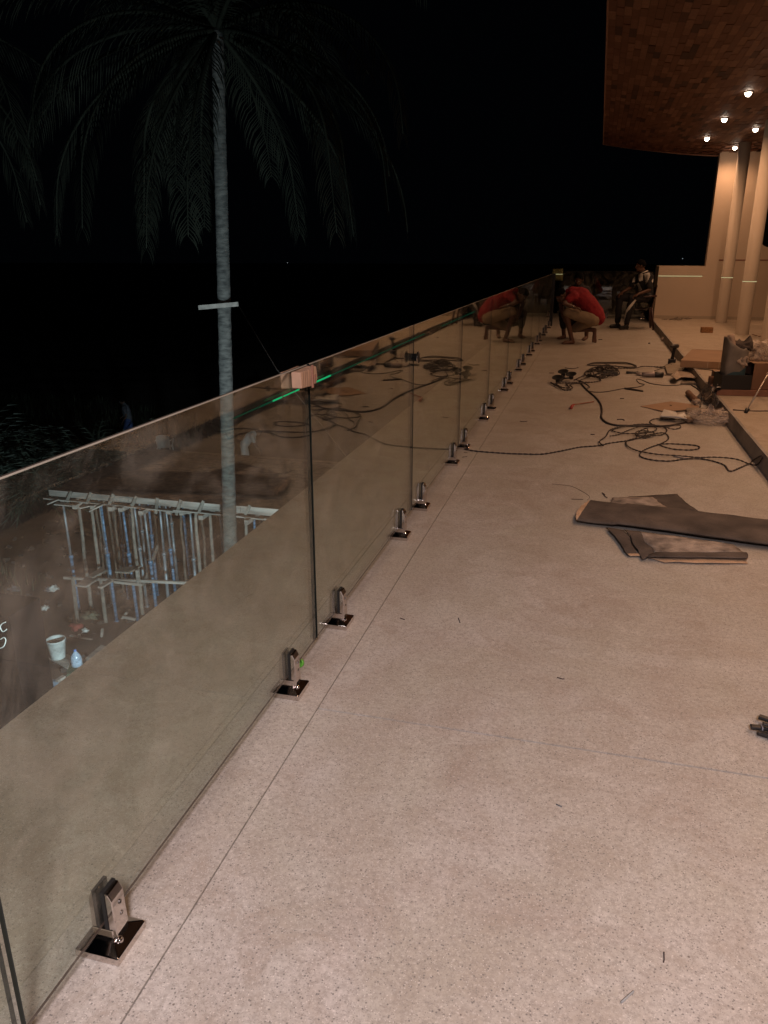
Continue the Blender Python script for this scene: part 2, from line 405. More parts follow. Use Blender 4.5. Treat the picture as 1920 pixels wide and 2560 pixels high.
# tall wall with its round opening (window sits in it)
wq = ony(1888, 562, WY); wr = 0.50; wc = (wq.x + wr, wq.z)
def ringpts(n=16): return [(wc[0] + wr * math.cos(2 * math.pi * (i + .5) / n), wc[1] + wr * math.sin(2 * math.pi * (i + .5) / n)) for i in range(n)]
tw.box((2.265, WY, 0.10), (wc[0] - wr - 0.05, WY + 0.25, 3.7)); tw.box((wc[0] + wr + 0.05, WY, 0.10), (9, WY + 0.25, 3.7))
x0, x1 = wc[0] - wr - 0.05, wc[0] + wr + 0.05
tw.box((x0, WY, 0.10), (x1, WY + 0.25, wc[1] - wr - 0.05)); tw.box((x0, WY, wc[1] + wr + 0.05), (x1, WY + 0.25, 3.7))
rp = ringpts()
for i in range(16):
    a = rp[i]; b = rp[(i + 1) % 16]
    def outp(p):
        dx, dz = p[0] - wc[0], p[1] - wc[1]; k = (wr + 0.05) / max(abs(dx), abs(dz)); return (wc[0] + dx * k, wc[1] + dz * k)
    oa, ob = outp(a), outp(b)
    tw.add([(a[0], WY, a[1]), (oa[0], WY, oa[1]), (ob[0], WY, ob[1]), (b[0], WY, b[1])], [(0, 1, 2, 3)])
    tw.add([(a[0], WY, a[1]), (b[0], WY, b[1]), (b[0], WY + 0.25, b[1]), (a[0], WY + 0.25, a[1])], [(0, 1, 2, 3)])
tw.obj('tall_wall', plaster, wl)
MB().box((1.302, WY - 0.02, 0.121), (9, WY - 0.0005, 0.185)).obj('skirting', plaster_low, wl)
MB().box((x0, WY + 0.235, wc[1] - wr - 0.04), (x1, WY + 0.245, wc[1] + wr + 0.04)).obj('round_window', mat('dark_pane', (0.004, 0.004, 0.005), 0.2), wl)
p0 = ony(*A_(1325, 118), WY - 0.004)
mk = MB()
for k in range(24):
    xa = p0.x + k * 0.2
    mk.box((xa, WY - 0.004, 1.365 + 0.006 * noise.noise(Vector((k, 2, 0)))), (xa + 0.2, WY - 0.0008, 1.383 + 0.006 * noise.noise(Vector((k, 7, 0)))))
mk.obj('red_laser_line', mat('red_laser_paint', (0.16, 0.02, 0.015), 0.8), wl)  # red laser line put on the wall as plain red colour
# columns
col_pos = [(2.605, 17.88), (2.585, 15.16), (2.60, 12.95)]
col_lab = ['cream round column nearest the back wall', 'middle cream round column, in front of the farthest one', 'cream round column cut by the right picture edge beside the boxes']
c0 = thing('column', col_lab[0], 'column', (col_pos[0][0], col_pos[0][1], 0.12), 'round cream columns under the ceiling')
MB().lathe([(0.116, -0.01), (0.114, 0.0), (0.113, 3.50)], n=32).obj('shaft', column_m, c0, off=False)
MB().lathe([(0.1145, 0.906), (0.1148, 0.910), (0.1148, 0.914), (0.1145, 0.918)], n=32).obj('laser_line', laser_w, c0, off=False)
dup(c0, (col_pos[1][0], col_pos[1][1], 0.12), col_lab[1])
c2 = dup(c0, (col_pos[2][0], col_pos[2][1], 0.12), col_lab[2])
LZ = 1.035
MB().box((1.302, WY - 0.004, LZ - 0.006), (2.22, WY - 0.001, LZ + 0.006)).obj('laser_line', laser_w, wl)

# ------------------------------------------------------------------ ceiling with its mosaic of wooden chips
CX0, CX1, CY0, CY1 = -0.115, 6.0, -4.0, 18.9
cm = MB()
nu = 40
def cf(u, v):
    x = CX0 + (CX1 - CX0) * u ** 1.5
    y = CY0 + (CY1 - CY0) * (1 - (1 - v) ** 2.2)
    return Vector((x, y, ceil_z(x, y) + 0.012))
cm.grid(cf, nu, 40)
cm.grid(lambda u, v: cf(u, v) + Vector((0, 0, 0.16)), nu, 40)
ceil = cm.obj('ceiling', mat('ceiling_backing', (0.05, 0.022, 0.013), 0.9)); struct(ceil)
fa = MB()
fa.box((CX0 - 0.02, CY0, ceil_z(CX0) - 0.012), (CX0 - 0.001, CY1 + 0.02, ceil_z(CX0) + 0.2))
for i in range(nu):
    a = cf(i / nu, 1); b = cf((i + 1) / nu, 1)
    fa.add([(a.x, CY1, a.z - 0.025), (b.x, CY1, b.z - 0.025), (b.x, CY1 + 0.02, b.z - 0.025), (a.x, CY1 + 0.02, a.z - 0.025), (a.x, CY1, a.z + 0.2), (b.x, CY1, b.z + 0.2), (b.x, CY1 + 0.02, b.z + 0.2), (a.x, CY1 + 0.02, a.z + 0.2)],
           [(0, 3, 2, 1), (4, 5, 6, 7), (0, 1, 5, 4), (2, 3, 7, 6)])
fa.obj('fascia', mat('fascia_paint', (0.30, 0.18, 0.13), 0.8), ceil)
# chip material: tone by the chip's own cell
def chip_mat():
    m = bpy.data.materials.new('wood_chips'); m.use_nodes = True; N, L = nt(m); b = N['Principled BSDF']
    oi = N.new('ShaderNodeAttribute'); oi.attribute_name = 'tone'
    r = N.new('ShaderNodeValToRGB'); L.new(oi.outputs['Fac'], r.inputs['Fac'])
    e = r.color_ramp.elements
    e[0].position = 0.0; e[0].color = (0.030, 0.010, 0.006, 1)
    e[1].position = 1.0; e[1].color = (0.30, 0.165, 0.105, 1)
    for p, c in ((0.10, (0.085, 0.033, 0.018, 1)), (0.22, (0.16, 0.068, 0.038, 1)), (0.72, (0.19, 0.085, 0.050, 1)), (0.88, (0.25, 0.13, 0.085, 1))):
        q = e.new(p); q.color = c
    geo = N.new('ShaderNodeNewGeometry'); nz = noise_n(N, L, geo.outputs['Position'], 30, 4)
    c = mixc(N, L, ramp(N, L, nz, 0.3, 0.7, (0, 0, 0, 1), (0.4, 0.4, 0.4, 1)), r.outputs['Color'], (0.06, 0.025, 0.014, 1))
    L.new(c, b.inputs['Base Color']); b.inputs['Roughness'].default_value = 0.65
    return m
chipm = chip_mat()
TX, TY = 0.075, 0.32
cells = []
def inview(x, y, z):
    v = np.array([x, y, z]) - _C; w = v @ _F
    if w < 0.5: return None
    return 960 + 1899 * (v @ _R) / w, 1280 - 1899 * (v @ _U) / w, w
nxi = int((4.6 - CX0) / TX)
for i in range(nxi):
    x = CX0 + (i + 0.5) * TX; z = ceil_z(x)
    off = (i * 0.37 % 1) * TY
    y = 7.5 + off
    while y < CY1 - 0.02:
        y1 = y + TY * random.uniform(0.8, 1.2); y1 = min(y1, CY1 - 0.003)
        pv = inview(x, (y + y1) / 2, z)
        if pv and -60 < pv[1] and pv[0] < 2000: cells.append((pv[2], x, y, y1, ceil_z(x, (y + y1) / 2), pv))
        y = y1 + 0.002
cells.sort(key=lambda c: c[0] if (c[5][1] > 5 and c[5][0] < 1915) else 1e3 + c[0])
def slope(x): return math.atan((ceil_z(x + 0.02) - ceil_z(x - 0.02)) / 0.04)
chip_meshes = []
def chip_mesh(l, tone, j):
    b = MB().box((-TX / 2 + 0.001, -l / 2, -0.007), (TX / 2 - 0.001, l / 2, 0.009)); me = b.mesh('ceiling_chip', chipm)
    at = me.attributes.new('tone', 'FLOAT', 'POINT'); at.data.foreach_set('value', [tone] * 8); return me
for j in range(40): chip_meshes.append(chip_mesh(TY * (0.78 + 0.4 * ((j * 7) % 40) / 40), random.random(), j))
lens = [TY * (0.78 + 0.4 * ((j * 7) % 40) / 40) for j in range(40)]
rest = MB(); tones = []
for n, (w, x, y, y1, z, pv) in enumerate(cells):
    a = -slope(x)
    if n < 300:
        me = chip_meshes[min(range(40), key=lambda j: abs(lens[j] - (y1 - y)) + random.random() * 0.03)]
        o = bpy.data.objects.new('ceiling_chip', me); COL.objects.link(o); o.parent = ceil
        o.location = (x, (y + y1) / 2, z + random.uniform(-0.002, 0.002)); o.rotation_euler = (random.uniform(-.02, .02), a, 0)
        o.scale = (1, 1, 1)
    else:
        M = Matrix.Translation((x, (y + y1) / 2, z + random.uniform(-0.002, 0.002))) @ Matrix.Rotation(a, 4, 'Y') @ Matrix.Rotation(random.uniform(-.02, .02), 4, 'X')
        rest.box((-TX / 2 + 0.002, -(y1 - y) / 2, -0.007), (TX / 2 - 0.002, (y1 - y) / 2, 0.009), 0, M); tones += [random.random()] * 8
ro = rest.obj('ceiling_chips', chipm, ceil); ro['kind'] = 'stuff'
at = ro.data.attributes.new('tone', 'FLOAT', 'POINT'); at.data.foreach_set('value', tones)
# downlight fittings
dl0 = None
ORD = ['first', 'second', 'third', 'fourth', 'fifth', 'sixth', 'seventh', 'eighth', 'ninth']
vis = ['ceiling downlight lit, topmost in the photo', 'ceiling downlight lit, second from the top in the outer row', 'ceiling downlight lit, farthest of the outer row', 'ceiling downlight just left of the column top nearest the wall', 'ceiling downlight between the two column tops']
def dl_label(i, row):
    if row == 1: return ['lit ceiling downlight farthest from the columns, leftmost of all', 'lit ceiling downlight in the middle of the outer row', 'lit ceiling downlight highest in the picture'][i] if i < 3 else 'lit ceiling downlight, %s of the outer row counting from the columns' % ORD[i]
    return ['lit ceiling downlight touching the top of the farthest column', 'lit ceiling downlight beside the top of the middle column'][i] if i < 2 else 'lit ceiling downlight, %s of the inner row counting from the back wall' % ORD[i]
for row, lst in ((1, LROW1), (2, LROW2)):
    for i, (x, y) in enumerate(lst):
        z = ceil_z(x, y) - 0.009
        if dl0 is None:
            dl0 = thing('ceiling_downlight', dl_label(i, row), 'downlight', (x, y, z), 'ceiling downlights')
            MB().lathe([(0.062, 0.006), (0.062, -0.012), (0.046, -0.014), (0.044, -0.004), (0.044, 0.006)], n=20).obj('trim_ring', mat('lamp_ring', (0.5, 0.42, 0.34), 0.4, 0.3), dl0, off=False)
            MB().lathe([(0.0001, -0.062), (0.018, -0.057), (0.033, -0.043), (0.042, -0.022), (0.0435, 0.002)], n=20).obj('lens', lamp_e, dl0, off=False)
        else: dup(dl0, (x, y, z), dl_label(i, row))

# ================================================================== BALUSTRADE
sp_y = [1.10, 2.166, 2.704, 3.77, 4.29, 5.36, 5.87, 6.996, 7.53, 8.65, 9.155, 10.30, 10.90, 11.98, 12.52, 13.60, 14.15, 15.20, 15.78, 16.85]
sp_y = [-0.55] + sp_y      # one just outside the lower edge
ZB, ZT = 0.068, 1.105
seams = [0.825]
for k in range(2, 20, 2): seams.append((sp_y[k] + sp_y[k + 1]) / 2)
seams.append(17.35)
ordn = ['nearest', 'second', 'third', 'fourth', 'fifth', 'sixth', 'seventh', 'eighth', 'ninth', 'tenth', 'eleventh', 'twelfth', 'thirteenth', 'fourteenth', 'fifteenth', 'sixteenth', 'seventeenth', 'eighteenth', 'nineteenth', 'twentieth', 'twenty-first', 'twenty-second']
GR = 'clear glass panels of the long balustrade'
BAL = thing('glass_balustrade', 'long frameless clear glass balustrade running along the left side of the terrace', 'balustrade', (XG, 8, 0))
def panel(y0, y1, lab, x=XG, group=GR):
    t = bpy.data.objects.new('glass_panel', None); COL.objects.link(t); t.parent = BAL; t.location = (0, (y0 + y1) / 2 - 8, ZB)
    th = 0.006; h = ZT - ZB; l = (y1 - y0) / 2; b = 0.0016
    MB().add([(th, -l + b, b), (th, l - b, b), (th, l - b, h - b), (th, -l + b, h - b)], [(0, 1, 2, 3)]).add(
        [(-th, -l + b, b), (-th, l - b, b), (-th, l - b, h - b), (-th, -l + b, h - b)], [(3, 2, 1, 0)]).obj('pane', glass, t, off=False)
    e = MB()
    # rim: four narrow faces with arrised corners
    def rim(a, c):
        nonlocal e
        (ay, az), (cy, cz) = a, c
        ny, nz = (cz - az), -(cy - ay); q = math.hypot(ny, nz); ny /= q; nz /= q
        i = lambda p: (p[0] - ny * b, p[1] - nz * b)
        a2, c2 = i(a), i(c)
        e.add([(th, a2[0], a2[1]), (th, c2[0], c2[1]), (th - b, c[0], c[1]), (th - b, a[0], a[1]), (-th + b, c[0], c[1]), (-th + b, a[0], a[1]), (-th, c2[0], c2[1]), (-th, a2[0], a2[1])],
              [(0, 1, 2, 3), (3, 2, 4, 5), (5, 4, 6, 7)])
    for seg in (((l, 0), (l, h)), ((-l, h), (-l, 0))):
        e = MB(); rim(*seg); e.obj('polished_edge', glass_edge, t, off=False)
    MB().box((-0.0012, -l + 0.002, 0.0005), (0.0030, l - 0.002, 0.003)).obj('polished_edge', mat('edge_brown', (0.05, 0.03, 0.022), 0.6), t, off=False)  # dark brown strip for the bottom edge of the glass
    e = MB()
    b2 = 0.0028
    e.add([(th, -l, h - b2), (th, l, h - b2), (th - b2, l, h), (th - b2, -l, h), (-th + b2, l, h), (-th + b2, -l, h), (-th, l, h - b2), (-th, -l, h - b2)],
          [(0, 1, 2, 3)], 1).add([(th - b2, -l, h), (th - b2, l, h), (-th + b2, l, h), (-th + b2, -l, h), (-th, l, h - b2), (-th, -l, h - b2)], [(0, 1, 2, 3), (3, 2, 4, 5)], 0)
    e.obj('top_edge', [glass_top, arris_lit], t, off=False)
    return t
panel(-0.75, seams[0] - 0.008, 'glass panel cut off by the lower left picture corner')
for i in range(len(seams) - 1):
    lab = 'glass panel of the long balustrade, ' + ('nearest whole one' if i == 0 else ordn[i] + ' whole one from the camera')
    panel(seams[i] + 0.008, seams[i + 1] - 0.008, lab)

def make_spigot(lab):
    t = thing('glass_spigot', lab, 'glass clamp', (XG, 0, 0), 'polished steel glass clamps')
    a = 0.054
    pb = MB()
    def sq(h, z): return [(-h, -h, z), (h, -h, z), (h, h, z), (-h, h, z)]
    lv = [sq(a, 0), sq(a, 0.019), sq(a - 0.003, 0.022), sq(0.029, 0.034)]
    vs = sum(lv, []); fs = []
    for k in range(3):
        for j in range(4): fs.append((k * 4 + j, k * 4 + (j + 1) % 4, k * 4 + 4 + (j + 1) % 4, k * 4 + 4 + j))
    fs.append((12, 13, 14, 15)); fs.append((3, 2, 1, 0)); pb.add(vs, fs)
    pb.obj('base_plate', steel, t, off=False, bevel=0.0022)
    # front jaw, one prism with the chamfered top
    def jaw(sx, th0, th1, top):
        w = 0.0215; m = MB()
        prof = [(th0, 0.024), (th1, 0.024), (th1 + 0.001, 0.05), (th1 - 0.002, top - 0.018), (th1 - 0.011, top), (th0, top)]
        n = len(prof)
        vs = [(sx * p[0], -w, p[1]) for p in prof] + [(sx * p[0], w, p[1]) for p in prof]
        f = [tuple(range(n)), tuple(range(2 * n - 1, n - 1, -1))] + [(i, n + i, n + (i + 1) % n, (i + 1) % n) for i in range(n)]
        m.add(vs, f); return m
    jf = jaw(1, 0.0151, 0.034, 0.158).obj('front_jaw', steel, t, off=False, bevel=0.0025)
    for z in (0.088, 0.118):
        M = Matrix.Translation((0.0325, 0.004, z)) @ Matrix.Rotation(rad(90), 4, 'Y')
        MB().lathe([(0.0052, -0.001), (0.0052, 0.0018), (0.0035, 0.0022), (0.0030, 0.0), (0.0001, 0.0)], n=14, M=M).obj('bolt', steel_d, jf, off=False)
    jaw(-1, 0.0151, 0.026, 0.158).obj('back_jaw', steel, t, off=False, bevel=0.0025)
    MB().box((-0.0150, -0.0219, 0.050), (-0.0064, 0.0219, 0.160)).obj('rubber_gasket', rubber, t, off=False)
    MB().box((0.0064, -0.0219, 0.050), (0.0150, 0.0219, 0.160)).obj('rubber_gasket', rubber, t, off=False)
    MB().box((-0.026, -0.0235, 0.020), (0.0265, 0.0235, 0.060)).obj('foot_block', steel, t, off=False, bevel=0.003)
    M = Matrix.Translation((0.036, -0.016, 0.031)) @ Matrix.Rotation(rad(60), 4, 'Y')
    MB().lathe([(0.008, -0.004), (0.008, 0.003), (0.005, 0.006), (0.0001, 0.007)], n=12, M=M).obj('set_screw', steel, t, off=False)
    return t
sp0 = None
for i, y in enumerate(sp_y):
    if i == 0: continue
    lab = 'polished steel glass clamp on the floor, %s from the camera' % ordn[i - 1]
    if sp0 is None: sp0 = make_spigot(lab); sp0.location = (XG, y, 0)
    else: dup(sp0, (XG, y, 0), lab)
# corner post and the far balustrade
tag(MB().box((-1.00, 17.50, 0), (-0.885, 17.62, 1.10)).obj('corner_post', blackp, bevel=0.004), 'black square post where the long glass balustrade ends', 'post')
FY = 20.0
FBAL = thing('glass_balustrade', 'short glass balustrade closing the far end behind the two men', 'balustrade', (0, FY, 0))
def fpanel(x0, x1, lab):
    t = bpy.data.objects.new('glass_panel', None); COL.objects.link(t); t.parent = FBAL; t.location = ((x0 + x1) / 2, 0, ZB)
    l = (x1 - x0) / 2; h = ZT - ZB
    MB().add([(-l, -0.006, 0), (l, -0.006, 0), (l, -0.006, h), (-l, -0.006, h)], [(0, 1, 2, 3)]).add([(-l, 0.006, 0), (l, 0.006, 0), (l, 0.006, h), (-l, 0.006, h)], [(3, 2, 1, 0)]).obj('pane', glass, t, off=False)
    MB().box((-l, -0.006, h), (l, 0.006, h + 0.003)).obj('top_edge', glass_top, t, off=False)
    MB().box((-l - 0.003, -0.0059, 0), (-l, 0.0059, h)).obj('polished_edge', glass_edge, t, off=False)
    MB().box((l, -0.0059, 0), (l + 0.003, 0.0059, h)).obj('polished_edge', glass_edge, t, off=False)
fpanel(-0.90, -0.07, 'glass panel at the left of the far end, behind the crouching men')
fpanel(-0.05, 0.92, 'glass panel of the far end between the crouching and the seated man')
fpanel(0.94, 1.29, 'narrow glass panel of the far end beside the low wall')
for x, lab in ((-0.72, 'steel glass clamp at the far end left of the crouching man'), (0.28, 'steel glass clamp at the far end right of the red shirt'), (0.75, 'steel glass clamp at the far end behind the seated man'), (1.12, 'steel glass clamp at the far end under the seated man\'s chair')):
    dup(sp0, (x, FY, 0), lab, rad(-90))
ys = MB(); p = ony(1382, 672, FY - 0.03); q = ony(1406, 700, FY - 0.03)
ys.grid(lambda u, v: Vector((p.x + (q.x - p.x) * (u + 0.08 * v * (u - 0.5)), FY - 0.03 + 0.008 * math.sin(u * 7), p.z + (q.z - p.z) * v - 0.02 * u * v)), 6, 4)  # yellow patch put in for a reflection in the far glass
yo = ys.obj('reflection_patch', mat('yellow_reflection', (0.24, 0.24, 0.10), 0.6), solid=0.003); tag(yo, 'small yellow patch standing in for a reflection in the far glass corner', 'sheet')
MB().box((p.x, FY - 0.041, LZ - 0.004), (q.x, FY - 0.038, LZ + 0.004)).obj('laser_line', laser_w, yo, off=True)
# green laser light put in as glowing strips along the glass, broken where it misses the suction cups and the block
def lz(a, b, t, seed):
    m = MB(); y = a
    random.seed(seed)
    while y < b:
        l = random.uniform(0.05, 0.22); r = t * random.uniform(0.45, 1.2)
        m.box((XG + 0.0066, y, LZ - r), (XG + 0.0082, min(y + l, b), LZ + r)); y += l + random.uniform(0, 0.015)
    return m
laser_dim = emis('laser_green_dim', (0.035, 0.30, 0.15), 0.11)
ll = tag(thing('laser_line', None, None, (XG, 3, LZ)), 'green laser line drawn level along the inside of the long glass balustrade', 'laser line')
lz(2.12, 2.34, 0.0022, 1).obj('bright_streak', laser_g, ll); lz(2.50, 2.66, 0.0025, 2).obj('bright_streak', laser_g, ll)
lz(3.7, 4.3, 0.0022, 3).obj('faint_streak', laser_dim, ll)
lz(1.85, 2.115, 0.0022, 4).obj('faint_streak', laser_dim, ll); lz(2.665, 3.695, 0.002, 5).obj('faint_streak', laser_dim, ll); lz(4.8, 6.2, 0.002, 6).obj('faint_streak', laser_dim, ll)
random.seed(11)

# wooden block clamped over the first seam
bl = thing('wood_block', 'rough wooden block clamped over the glass seam below the top edge', 'wood block', (XG, 2.42, 1.0))
p = [onx(752, 931, -0.885), onx(764, 927, -0.885), onx(791, 915, -0.885), onx(794, 942, -0.885), onx(792, 957, -0.885), onx(777, 966, -0.885), onx(754, 972, -0.885), onx(753, 950, -0.885)]
def slabx(pts, xa, xb):
    n = len(pts); m = MB()
    vs = [(xa, q.y, q.z) for q in pts] + [(xb, q.y, q.z) for q in pts]
    m.add(vs, [tuple(range(n)), tuple(range(2 * n - 1, n - 1, -1))] + [(i, n + i, n + (i + 1) % n, (i + 1) % n) for i in range(n)]); return m
slabx(p, XG + 0.0072, -0.885).obj('front_board', wood, bl, bevel=0.003)
slabx([Vector((0, q.y + 0.01, q.z - 0.004)) for q in p], XG - 0.0072, XG - 0.035).obj('back_board', wood, bl, bevel=0.003)
q = onx(786, 945, -0.88); mw = MB(); mw.box((-0.8845, q.y - 0.02, q.z - 0.03), (-0.878, q.y - 0.008, q.z + 0.045)); mw.box((-0.8845, q.y + 0.004, q.z - 0.02), (-0.879, q.y + 0.018, q.z + 0.01)); mw.obj('splinter', wood_r, bl, bevel=0.002)
# glass sucker holding two panels together at the next seam
sk = thing('suction_lifter', 'black suction cup stuck on the long balustrade near its top edge', 'suction cup', (XG, 3.95, 0.955))
c = onx(1037, 893, XG + 0.02)
M = Matrix.Translation((XG + 0.0072, c.y, c.z)) @ Matrix.Rotation(rad(90), 4, 'Y')
MB().lathe([(0.020, 0.0), (0.020, 0.024), (0.028, 0.026), (0.030, 0.032), (0.020, 0.036), (0.0001, 0.037)], n=28, M=M).obj('cup', rubber, sk)
MB().lathe([(0.030, 0.028), (0.0325, 0.030), (0.031, 0.034), (0.0305, 0.031)], n=28, M=M).obj('rim_ring', steel, sk)
# bottle ring by the second clamp
c = fl(752, 1668)
gc = MB().lathe([(0.015, 0.0), (0.017, 0.001), (0.017, 0.016), (0.015, 0.017), (0.0135, 0.016), (0.0135, 0.001)], n=24, M=Matrix.Translation((c.x - 0.005, c.y, 0.0175)) @ Matrix.Rotation(rad(70), 4, 'X') @ Matrix.Translation((0, 0, -0.008))).obj('bottle_ring', greenp)
tag(gc, 'bright green plastic ring lying beside the second clamp from the camera', 'plastic ring')

# ================================================================== CABLES
def drape(x, y, r):
    """point where something of radius r lies: on the floor, over the kerb, on the raised floor"""
    q = fl(x, y, r)
    if q.x < XK - 0.012 - r: return q
    q2 = fl(x, y, 0.12 + r)
    if q2.x > XK: return q2
    q3 = onx(x, y, XK - 0.014 - r); q3.z = max(r, min(0.12, q3.z)); return q3
def cable(pts, r, name, label, cat='cable', crop=A_, twist=True, group=None, m=None, parent=None, lift=0.0, pitch=0.085, n=6):
    r = r * 0.82
    w = [drape(*crop(*p), r * (1.6 if twist else 1)) for p in pts]
    for q in w: q.z += random.random() * lift
    w = resample(smooth_path(w, 7), 0.022 if twist else 0.04)
    mb = MB()
    if twist:
        for ph in (0, math.pi):
            out = []
            for i, q in enumerate(w):
                t = (w[min(i + 1, len(w) - 1)] - w[max(i - 1, 0)])
                if t.length < 1e-6: t = Vector((1, 0, 0))
                t.normalize(); s_ = t.cross(Vector((0, 0, 1)))
                s_ = s_.normalized() if s_.length > 1e-3 else Vector((1, 0, 0)); u = s_.cross(t)
                a = ph + 2 * math.pi * i * 0.022 / pitch
                out.append(q + (s_ * math.cos(a) + u * math.sin(a)) * r * 0.85)
            mb.tube(out, r * 0.8, n)
    else: mb.tube(w, r, n)
    o = mb.obj(name, m or cable_m, parent)
    if label: tag(o, label, cat, group)
    return o
random.seed(3)
cable([(-372, 1345), (-340, 1352), (-280, 1360), (-120, 1372), (0, 1377), (150, 1378), (300, 1352), (400, 1332), (520, 1322), (600, 1305), (740, 1285), (830, 1258), (900, 1242), (955, 1236), (985, 1250), (990, 1280), (935, 1312),
       (880, 1330), (820, 1357), (800, 1385), (825, 1404), (900, 1420), (1000, 1425), (1100, 1412), (1200, 1409), (1300, 1428), (1370, 1455), (1403, 1494), (1470, 1470), (1545, 1437)],
      0.0052, 'power_cable', 'twisted dark cable crossing the terrace from a glass clamp to the kerb')
cable([(556, 1330), (530, 1300), (575, 1262), (605, 1220), (700, 1196), (830, 1190), (900, 1194), (962, 1200), (982, 1222), (950, 1250), (880, 1262), (800, 1273), (740, 1285), (709, 1300), (722, 1332), (780, 1358), (830, 1369), (920, 1385), (1020, 1392), (1100, 1401), (1200, 1407), (1290, 1407), (1380, 1411), (1460, 1425), (1520, 1446), (1585, 1452), (1622, 1408), (1600, 1404), (1548, 1436)],
      0.0052, 'power_cable', 'twisted dark cable looping loosely in front of the plastic bag', lift=0.01)
cable([(935, 1312), (1000, 1309), (1100, 1314), (1180, 1322), (1201, 1338), (1150, 1350), (1050, 1348), (980, 1335), (920, 1312)], 0.005, 'power_cable', 'long flat loop of twisted cable pointing at the kerb')
cable([(395, 888), (425, 925), (460, 960), (500, 992), (538, 1040), (549, 1090), (545, 1130), (570, 1162), (630, 1184), (720, 1188), (830, 1191), (900, 1192), (1000, 1187), (1100, 1168), (1170, 1155)],
      0.011, 'extension_cord', 'thick black cord running in an S bend from the suction cups', twist=False, n=8)
cable([(1175, 1150), (1100, 1146), (1000, 1148), (905, 1148), (868, 1160), (890, 1183), (960, 1192), (1060, 1190), (1072, 1203), (1030, 1212), (975, 1208), (920, 1195), (860, 1187), (760, 1190), (640, 1210), (622, 1228), (700, 1245), (800, 1245), (880, 1235), (915, 1215), (880, 1198), (800, 1204), (720, 1225), (660, 1250), (600, 1265)],
      0.0045, 'power_cable', 'twisted cable of narrow loops beside the white sheet', lift=0.012)
cable([(780, 1255), (810, 1225), (850, 1232), (835, 1262), (790, 1268), (800, 1240), (880, 1240), (895, 1260), (830, 1272), (770, 1262), (790, 1238), (860, 1225)], 0.005, 'power_cable', 'small knot of cable in the middle of the nearer tangle', lift=0.03)
cable([(372, 880), (420, 898), (466, 930), (440, 942), (480, 962), (560, 963), (640, 950), (705, 938), (790, 930), (833, 913), (800, 905), (779, 878), (812, 882), (870, 905), (960, 918), (1050, 918), (1120, 905), (1170, 878), (1205, 845)],
      0.006, 'power_cable', 'plain dark cable winding from the suction cups to the step', twist=False)
cable([(700, 940), (760, 949), (822, 958), (750, 944), (700, 938)], 0.011, 'power_plug', 'short thick plug end lying on the terrace', 'plug', twist=False)
cable([(1105, 838), (1100, 860), (1118, 890), (1150, 918), (1200, 952), (1214, 1000), (1206, 1058), (1190, 1100), (1165, 1132), (1140, 1150)], 0.008, 'power_cable', 'black cable hanging in an arc down past the cardboard roll', twist=False)
cable([(1100, 845), (1115, 808), (1160, 793), (1230, 795), (1300, 798), (1375, 806)], 0.008, 'power_cable', 'black cable lying over the step to the grey bag', twist=False)
cable([(1150, 808), (1240, 812), (1320, 822), (1380, 812)], 0.006, 'power_cable', 'thin black cable on the raised floor under the carton', twist=False)
cable([(1425, 1082), (1500, 1088), (1580, 1090), (1659, 1090), (1700, 1092)], 0.006, 'power_cable', 'black cable crossing the raised floor under the tripod foot', twist=False)
# farther tangle
def loopset(seed, n, cx, cy, rx, ry):
    random.seed(seed); pts = []; ph = random.random() * 6
    cx0, cy0 = cx, cy
    for k in range(n * 9):
        a = ph + 2 * math.pi * k / 9
        if k % 9 == 0:
            ax = rx * random.uniform(0.6, 1.1); ay = ry * random.uniform(0.55, 1.1); ox = random.uniform(-.25, .25) * rx; oy = random.uniform(-.25, .25) * ry
        pts.append((cx0 + ox + ax * math.cos(a), cy0 + oy + ay * math.sin(a)))
    return pts
cable([(450, 782), (500, 771), (610, 769), (700, 770), (760, 782), (778, 795), (720, 798), (640, 795), (560, 787), (480, 788), (450, 782), (520, 776), (640, 774), (740, 784), (775, 796)], 0.009, 'power_cable', 'dark cable coiled in a long flat ring, farthest of the coils', twist=False, lift=0.012)
cable(loopset(5, 6, 525, 845, 85, 30), 0.0065, 'power_cable', 'dark cable heaped in a round coil right of the suction cups', lift=0.05)
cable(loopset(9, 4, 590, 815, 75, 20) + [(640, 808), (760, 812), (820, 805), (900, 800), (960, 800), (1000, 785)], 0.006, 'power_cable', 'dark cable leading from the coil to the angle grinder', lift=0.03)
cable([(360, 890), (430, 860), (500, 858), (535, 880), (535, 892), (470, 900), (400, 896)] + loopset(12, 2, 600, 838, 70, 22), 0.006, 'power_cable', 'dark cable trailing from the coil toward the suction cups', lift=0.02)
cable([(640, 800), (750, 806), (850, 800), (940, 802), (985, 780), (1010, 790), (1000, 802), (940, 815), (900, 830)], 0.006, 'power_cable', 'dark cable curling up beside the drill', twist=False, lift=0.03)
cable([(205, 905), (250, 930), (300, 951), (350, 946), (335, 925), (400, 915), (465, 905), (400, 905), (300, 907), (240, 915), (280, 940), (330, 935), (310, 912), (380, 903)], 0.007, 'power_cable', 'dark cable knotted in front of the suction cups', lift=0.02)
cable([(900, 845), (960, 850), (1040, 845), (1110, 825), (1160, 800)], 0.007, 'power_cable', 'grinder cable lying along the foot of the step', twist=False)
